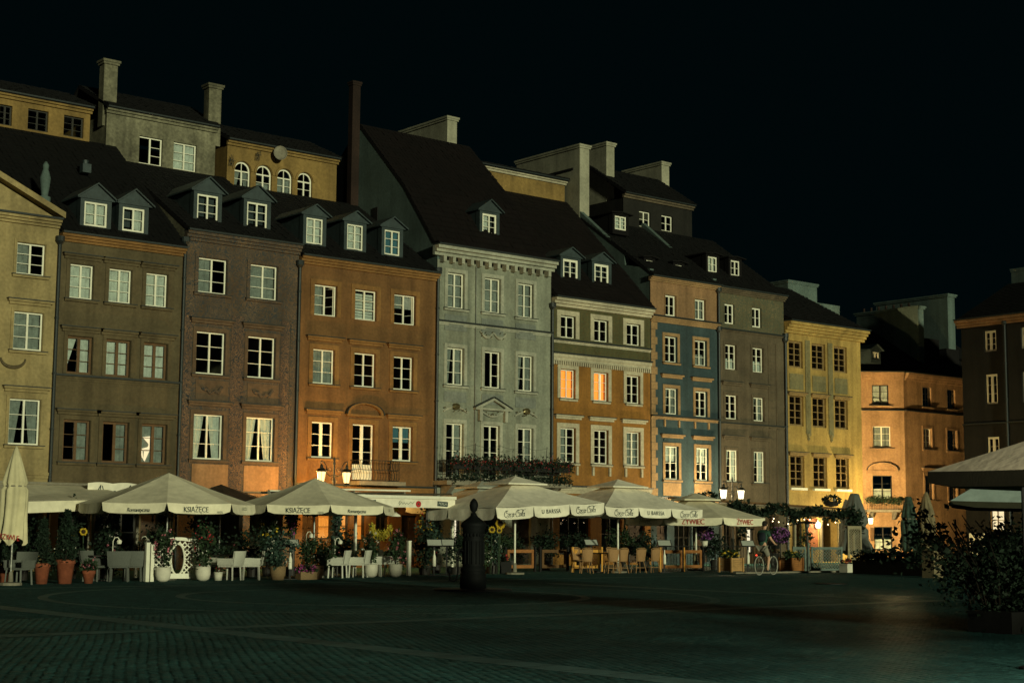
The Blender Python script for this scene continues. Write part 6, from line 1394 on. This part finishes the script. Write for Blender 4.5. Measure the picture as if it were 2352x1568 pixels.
for k in range(16):
    a = 2 * math.pi * k / 16; fl.bar((.277 * math.cos(a), .277 * math.sin(a), .68), (.277 * math.cos(a), .277 * math.sin(a), 1.27), .03)
fl.build('fluting', 'cast_iron', pu)
r2 = MB()
for k in range(20): a = 2 * math.pi * k / 20; r2.blob((.275 * math.cos(a), .275 * math.sin(a), 1.43), (.03, .03, .05), 6, 4)
r2.build('ornament_band', 'cast_iron', pu)
MB().tube([(-.22, -.0, 1.0), (-.34, .16, 1.05), (-.4, .2, .9)], .03, 8).build('spout', 'cast_iron', pu)
# handle hangs on the image-left side
lx, ly = -.769, .639
hb = MB().tube([(lx * .2, ly * .2, .95), (lx * .34, ly * .34, 1.0), (lx * .40, ly * .40, .85), (lx * .40, ly * .40, .5), (lx * .42, ly * .42, .35), (lx * .50, ly * .50, .24), (lx * .60, ly * .60, .26), (lx * .62, ly * .62, .42)], [.025] * 8, 8)
hb.blob((lx * .62, ly * .62, .52), (.07, .07, .11), 10, 6); hb.build('pump_handle', 'cast_iron', pu, True)

# ------------------------------------------------------------------ bicycle and rider
HD = R_(13.0); bk = thing('bicycle', 'city bicycle with pale tyres ridden along the terraces', 'bicycle', (43.35, -15.35, 0.02), HD)
WR = .345; xr, xf = 0.0, 1.08
for xc in (xr, xf):
    w = MB().tube([(xc + (WR - .02) * math.cos(a), 0, WR + (WR - .02) * math.sin(a)) for a in np.linspace(0, 2 * math.pi, 41)[:-1]], .021, 8, True).build('wheel', 'tyre', bk, True)
    MB().tube([(xc + (WR - .05) * math.cos(a), 0, WR + (WR - .05) * math.sin(a)) for a in np.linspace(0, 2 * math.pi, 41)[:-1]], .010, 6, True).build('rim', 'bike_metal', w, True)
    sp = MB()
    for k in range(28): a = 2 * math.pi * k / 28; sp.tube([(xc + .03 * math.cos(a + .6), .02 * (-1) ** k, WR + .03 * math.sin(a + .6)), (xc + (WR - .05) * math.cos(a), 0, WR + (WR - .05) * math.sin(a))], .0018, 3)
    sp.tube([(xc, -.05, WR), (xc, .05, WR)], .022, 8); sp.build('spokes', 'bike_metal', w)
    MB().tube([(xc + (WR + .035) * math.cos(a), 0, WR + (WR + .035) * math.sin(a)) for a in np.linspace(R_(10 if xc else 0), R_(170 if xc else 200), 20)], .016, 5).build('mudguard', 'black_paint', bk)
fr = MB(); bb = (.46, 0, .29); st_ = (.30, 0, .80); hd2 = (.90, 0, .92); hd1 = (.93, 0, .78)
for a, b in ((bb, st_), (st_, hd2), (bb, hd1), (hd1, hd2)): fr.tube([a, b], .018, 8)
for sy in (-.055, .055):
    fr.tube([(xr, sy, WR), bb], .010, 6); fr.tube([(xr, sy, WR), (.31, 0, .76)], .010, 6); fr.tube([(xf, sy, WR), (1.02, sy, .6), (.93, 0, .76)], .013, 6)
fr.build('frame', 'black_paint', bk)
MB().tube([st_, (.26, 0, .92)], .014, 6).build('seat_post', 'bike_metal', bk); MB().blob((.23, 0, .95), (.14, .075, .035), 12, 6).build('saddle', 'black_paint', bk, True)
MB().tube([(.90, 0, .92), (.88, 0, 1.05)], .014, 6).tube([(.72, -.30, 1.08), (.84, -.24, 1.10), (.90, -.08, 1.06), (.90, .08, 1.06), (.84, .24, 1.10), (.72, .30, 1.08)], .013, 6).build('handlebar', 'bike_metal', bk)
MB().tube([bb, (.40, -.09, .13)], .012, 6).tube([bb, (.53, .09, .45)], .012, 6).box(.35, .46, -.17, -.09, .115, .14).box(.47, .58, .09, .17, .44, .465).lathe([(.09, 0), (.09, .001)], 0, 0, 3).build('cranks', 'bike_metal', bk)
MB().box(-.16, .26, -.07, .07, .735, .755).bar((-.1, -.06, .73), (0, -.05, .36), .014).bar((-.1, .06, .73), (0, .05, .36), .014).build('rack', 'black_paint', bk); MB().blob((-.19, 0, .72), (.025, .04, .03), 8, 5).build('tail_light', 'tail_light', bk)
MB().box(.96, 1.26, -.17, .17, .95, 1.0).box(.96, 1.26, -.17, -.15, 1.0, 1.2).box(.96, 1.26, .15, .17, 1.0, 1.2).box(.96, .98, -.149, .149, 1.0, 1.2).box(1.24, 1.26, -.149, .149, 1.0, 1.2).build('basket', 'black_paint', bk)

def skin_obj(name, verts, edges, radii, mat, parent, root=0, sub=2):
    me = D.meshes.new(name); me.from_pydata(verts, edges, []); o = D.objects.new(name, me); col.objects.link(o); o.parent = parent
    me.materials.append(MATS[mat]); m = o.modifiers.new('Skin', 'SKIN'); m.use_smooth_shade = True
    for i, r in enumerate(radii): sv = me.skin_vertices[0].data[i]; sv.radius = r if isinstance(r, tuple) else (r, r); sv.use_root = (i == root)
    s_ = o.modifiers.new('Subsurf', 'SUBSURF'); s_.levels = sub; s_.render_levels = sub; return o
pr = thing('person', 'cyclist in dark green shirt and grey shorts with black backpack, riding away', 'person', (43.35, -15.35, .02), HD)
# one continuous body: pelvis, spine, head, arms, legs
v = [(.24, 0, 1.02), (.27, 0, 1.18), (.34, 0, 1.40), (.40, 0, 1.56), (.43, 0, 1.65), (.455, 0, 1.70), (.465, 0, 1.80), (.47, 0, 1.90),      # 0-7 pelvis..head
     (.38, -.17, 1.53), (.46, -.24, 1.30), (.68, -.27, 1.14), (.73, -.275, 1.11),                                                   # 8-11 right arm
     (.38, .17, 1.53), (.46, .24, 1.30), (.68, .27, 1.14), (.73, .275, 1.11),                                                       # 12-15 left arm
     (.25, -.10, .98), (.52, -.12, .62), (.42, -.12, .22), (.42, -.12, .17), (.52, -.125, .145),                                      # 16-20 right leg (down)
     (.25, .10, .98), (.63, .13, .84), (.55, .13, .54), (.54, .13, .50), (.63, .13, .475)]                                            # 21-25 left leg (up)
e = [(0, 1), (1, 2), (2, 3), (3, 4), (4, 5), (5, 6), (6, 7), (3, 8), (8, 9), (9, 10), (10, 11), (3, 12), (12, 13), (13, 14), (14, 15), (0, 16), (16, 17), (17, 18), (18, 19), (19, 20), (0, 21), (21, 22), (22, 23), (23, 24), (24, 25)]
r = [(.15, .12), (.15, .11), (.17, .12), (.13, .10), .058, .066, (.088, .10), (.06, .075), .066, .047, .034, .03, .066, .047, .034, .03, .095, .062, .040, .038, .03, .095, .062, .040, .038, .03]
body = skin_obj('body', v, e, r, 'skin', pr)
# clothes
sv_ = [v[0], (.27, 0, 1.16), v[2], (.395, 0, 1.55), (.43, 0, 1.635), v[8], (.43, -.222, 1.37), v[12], (.43, .222, 1.37)]
skin_obj('shirt', [(.25, 0, 1.0)] + sv_[1:], [(0, 1), (1, 2), (2, 3), (3, 4), (3, 5), (5, 6), (3, 7), (7, 8)], [(.165, .13), (.165, .125), (.19, .14), (.155, .12), .075, .085, .075, .085, .075], 'shirt_green', pr)
skin_obj('shorts', [(.24, 0, 1.06), (.25, -.10, .98), (.49, -.12, .66), (.25, .10, .98), (.58, .13, .85)], [(0, 1), (1, 2), (0, 3), (3, 4)], [(.165, .13), .115, .095, .115, .095], 'shorts_grey', pr)
skin_obj('backpack', [(.17, 0, 1.18), (.20, 0, 1.36), (.27, 0, 1.56)], [(0, 1), (1, 2)], [(.17, .11), (.19, .12), (.14, .09)], 'backpack_black', pr, sub=2)
MB().tube([(.33, -.12, 1.63), (.45, -.13, 1.55), (.47, -.13, 1.42), (.36, -.16, 1.28)], .02, 6).tube([(.33, .12, 1.63), (.45, .13, 1.55), (.47, .13, 1.42), (.36, .16, 1.28)], .02, 6).build('backpack_strap', 'backpack_black', pr)
hr = MB().blob((.448, 0, 1.845), (.105, .092, .118), 16, 10, .02).build('hair', 'hair', pr, True)
fc = MB().blob((.555, 0, 1.80), (.022, .018, .03), 8, 5); fc.build('nose', 'skin', pr, True)
for sg in (-1, 1):
    MB().blob((.475, sg * .095, 1.80), (.028, .012, .036), 8, 5).build('ear', 'skin', pr, True); MB().blob((.545, sg * .035, 1.835), (.012, .016, .010), 8, 5).build('eye', 'print_dark', pr, True)
    # hand: palm and five fingers closed on the grip
    hx, hy, hz = .745, sg * .28, 1.105
    hv = [(hx - .03, hy, hz + .01), (hx + .015, hy, hz + .015)]; he = [(0, 1)]; hr_ = [(.03, .022), (.034, .02)]
    skin_obj('palm', hv, he, hr_, 'skin', pr, sub=1)
    for k in range(4):
        oy = (k - 1.5) * .02; ln = (.9, 1.0, .96, .8)[k]
        MB().tube([(hx + .02, hy + oy, hz + .02), (hx + .02 + .03 * ln, hy + oy, hz + .012), (hx + .02 + .036 * ln, hy + oy, hz - .015), (hx + .018, hy + oy, hz - .03)], [.009, .009, .008, .006], 6).build('finger', 'skin', pr, True)
    MB().tube([(hx - .015, hy - sg * .03, hz), (hx + .01, hy - sg * .045, hz - .012), (hx + .03, hy - sg * .042, hz - .022)], [.011, .010, .008], 6).build('thumb', 'skin', pr, True)
for (fx, fy, fz) in ((.44, -.125, .155), (.555, .13, .485)): MB().blob((fx + .05, fy, fz), (.13, .045, .045), 10, 6).build('shoe', 'shoe_dark', pr, True)

# ------------------------------------------------------------------ near bush in planter at the right frame edge
bs = thing('bush', 'large dark leafy bush in a planter under the near parasols', 'bush', (22.35, -39.05, 0)); MB().box(-.5, 1.2, -.4, .4, 0, .34).build('trough', 'black_paint', bs)
foliage(bs, 13000, (.45, .0, .82), (1.0, .7, .75), .05, 'leaf_dark', 111, 60); foliage(bs, 1500, (-.45, .3, 1.1), (.5, .5, .48), .05, 'leaf_dark', 112, 26)
br = MB(); q = random.Random(5)
for k in range(26):
    x0_, y0_ = q.uniform(-.9, .9), q.uniform(-.3, .4); br.tube([(x0_, y0_, .45), (x0_ + q.uniform(-.2, .1), y0_ + q.uniform(-.1, .2), 1.0), (x0_ + q.uniform(-.6, .2), y0_ + q.uniform(-.1, .5), q.uniform(1.3, 1.85))], .009, 4)
br.build('branches', 'bark', bs)
foliage(bs, 380, (-1.05, .85, 1.38), (.55, .5, .5), .06, 'leaf_dark', 121, 34); foliage(bs, 260, (-.7, .55, 1.0), (.4, .4, .5), .055, 'leaf_dark', 122, 16); br = MB()
for k in range(20): x0_, y0_ = q.uniform(-.45, -.1), q.uniform(.1, .4); br.tube([(x0_, y0_, .5), (x0_ - q.uniform(.2, .5), y0_ + q.uniform(.1, .3), 1.0), (x0_ - q.uniform(.5, 1.1), y0_ + q.uniform(.3, .8), q.uniform(1.0, 1.9))], .007, 4)
br.build('branches', 'bark', bs)
mc = thing('manhole_cover', 'dark oval iron cover in the paving near the hedge', 'manhole cover', (38.5, -22.5, 0)); MB().lathe([(.5, .002), (.5, .024), (.46, .03)], n=28).build('plate', 'iron_cover', mc)
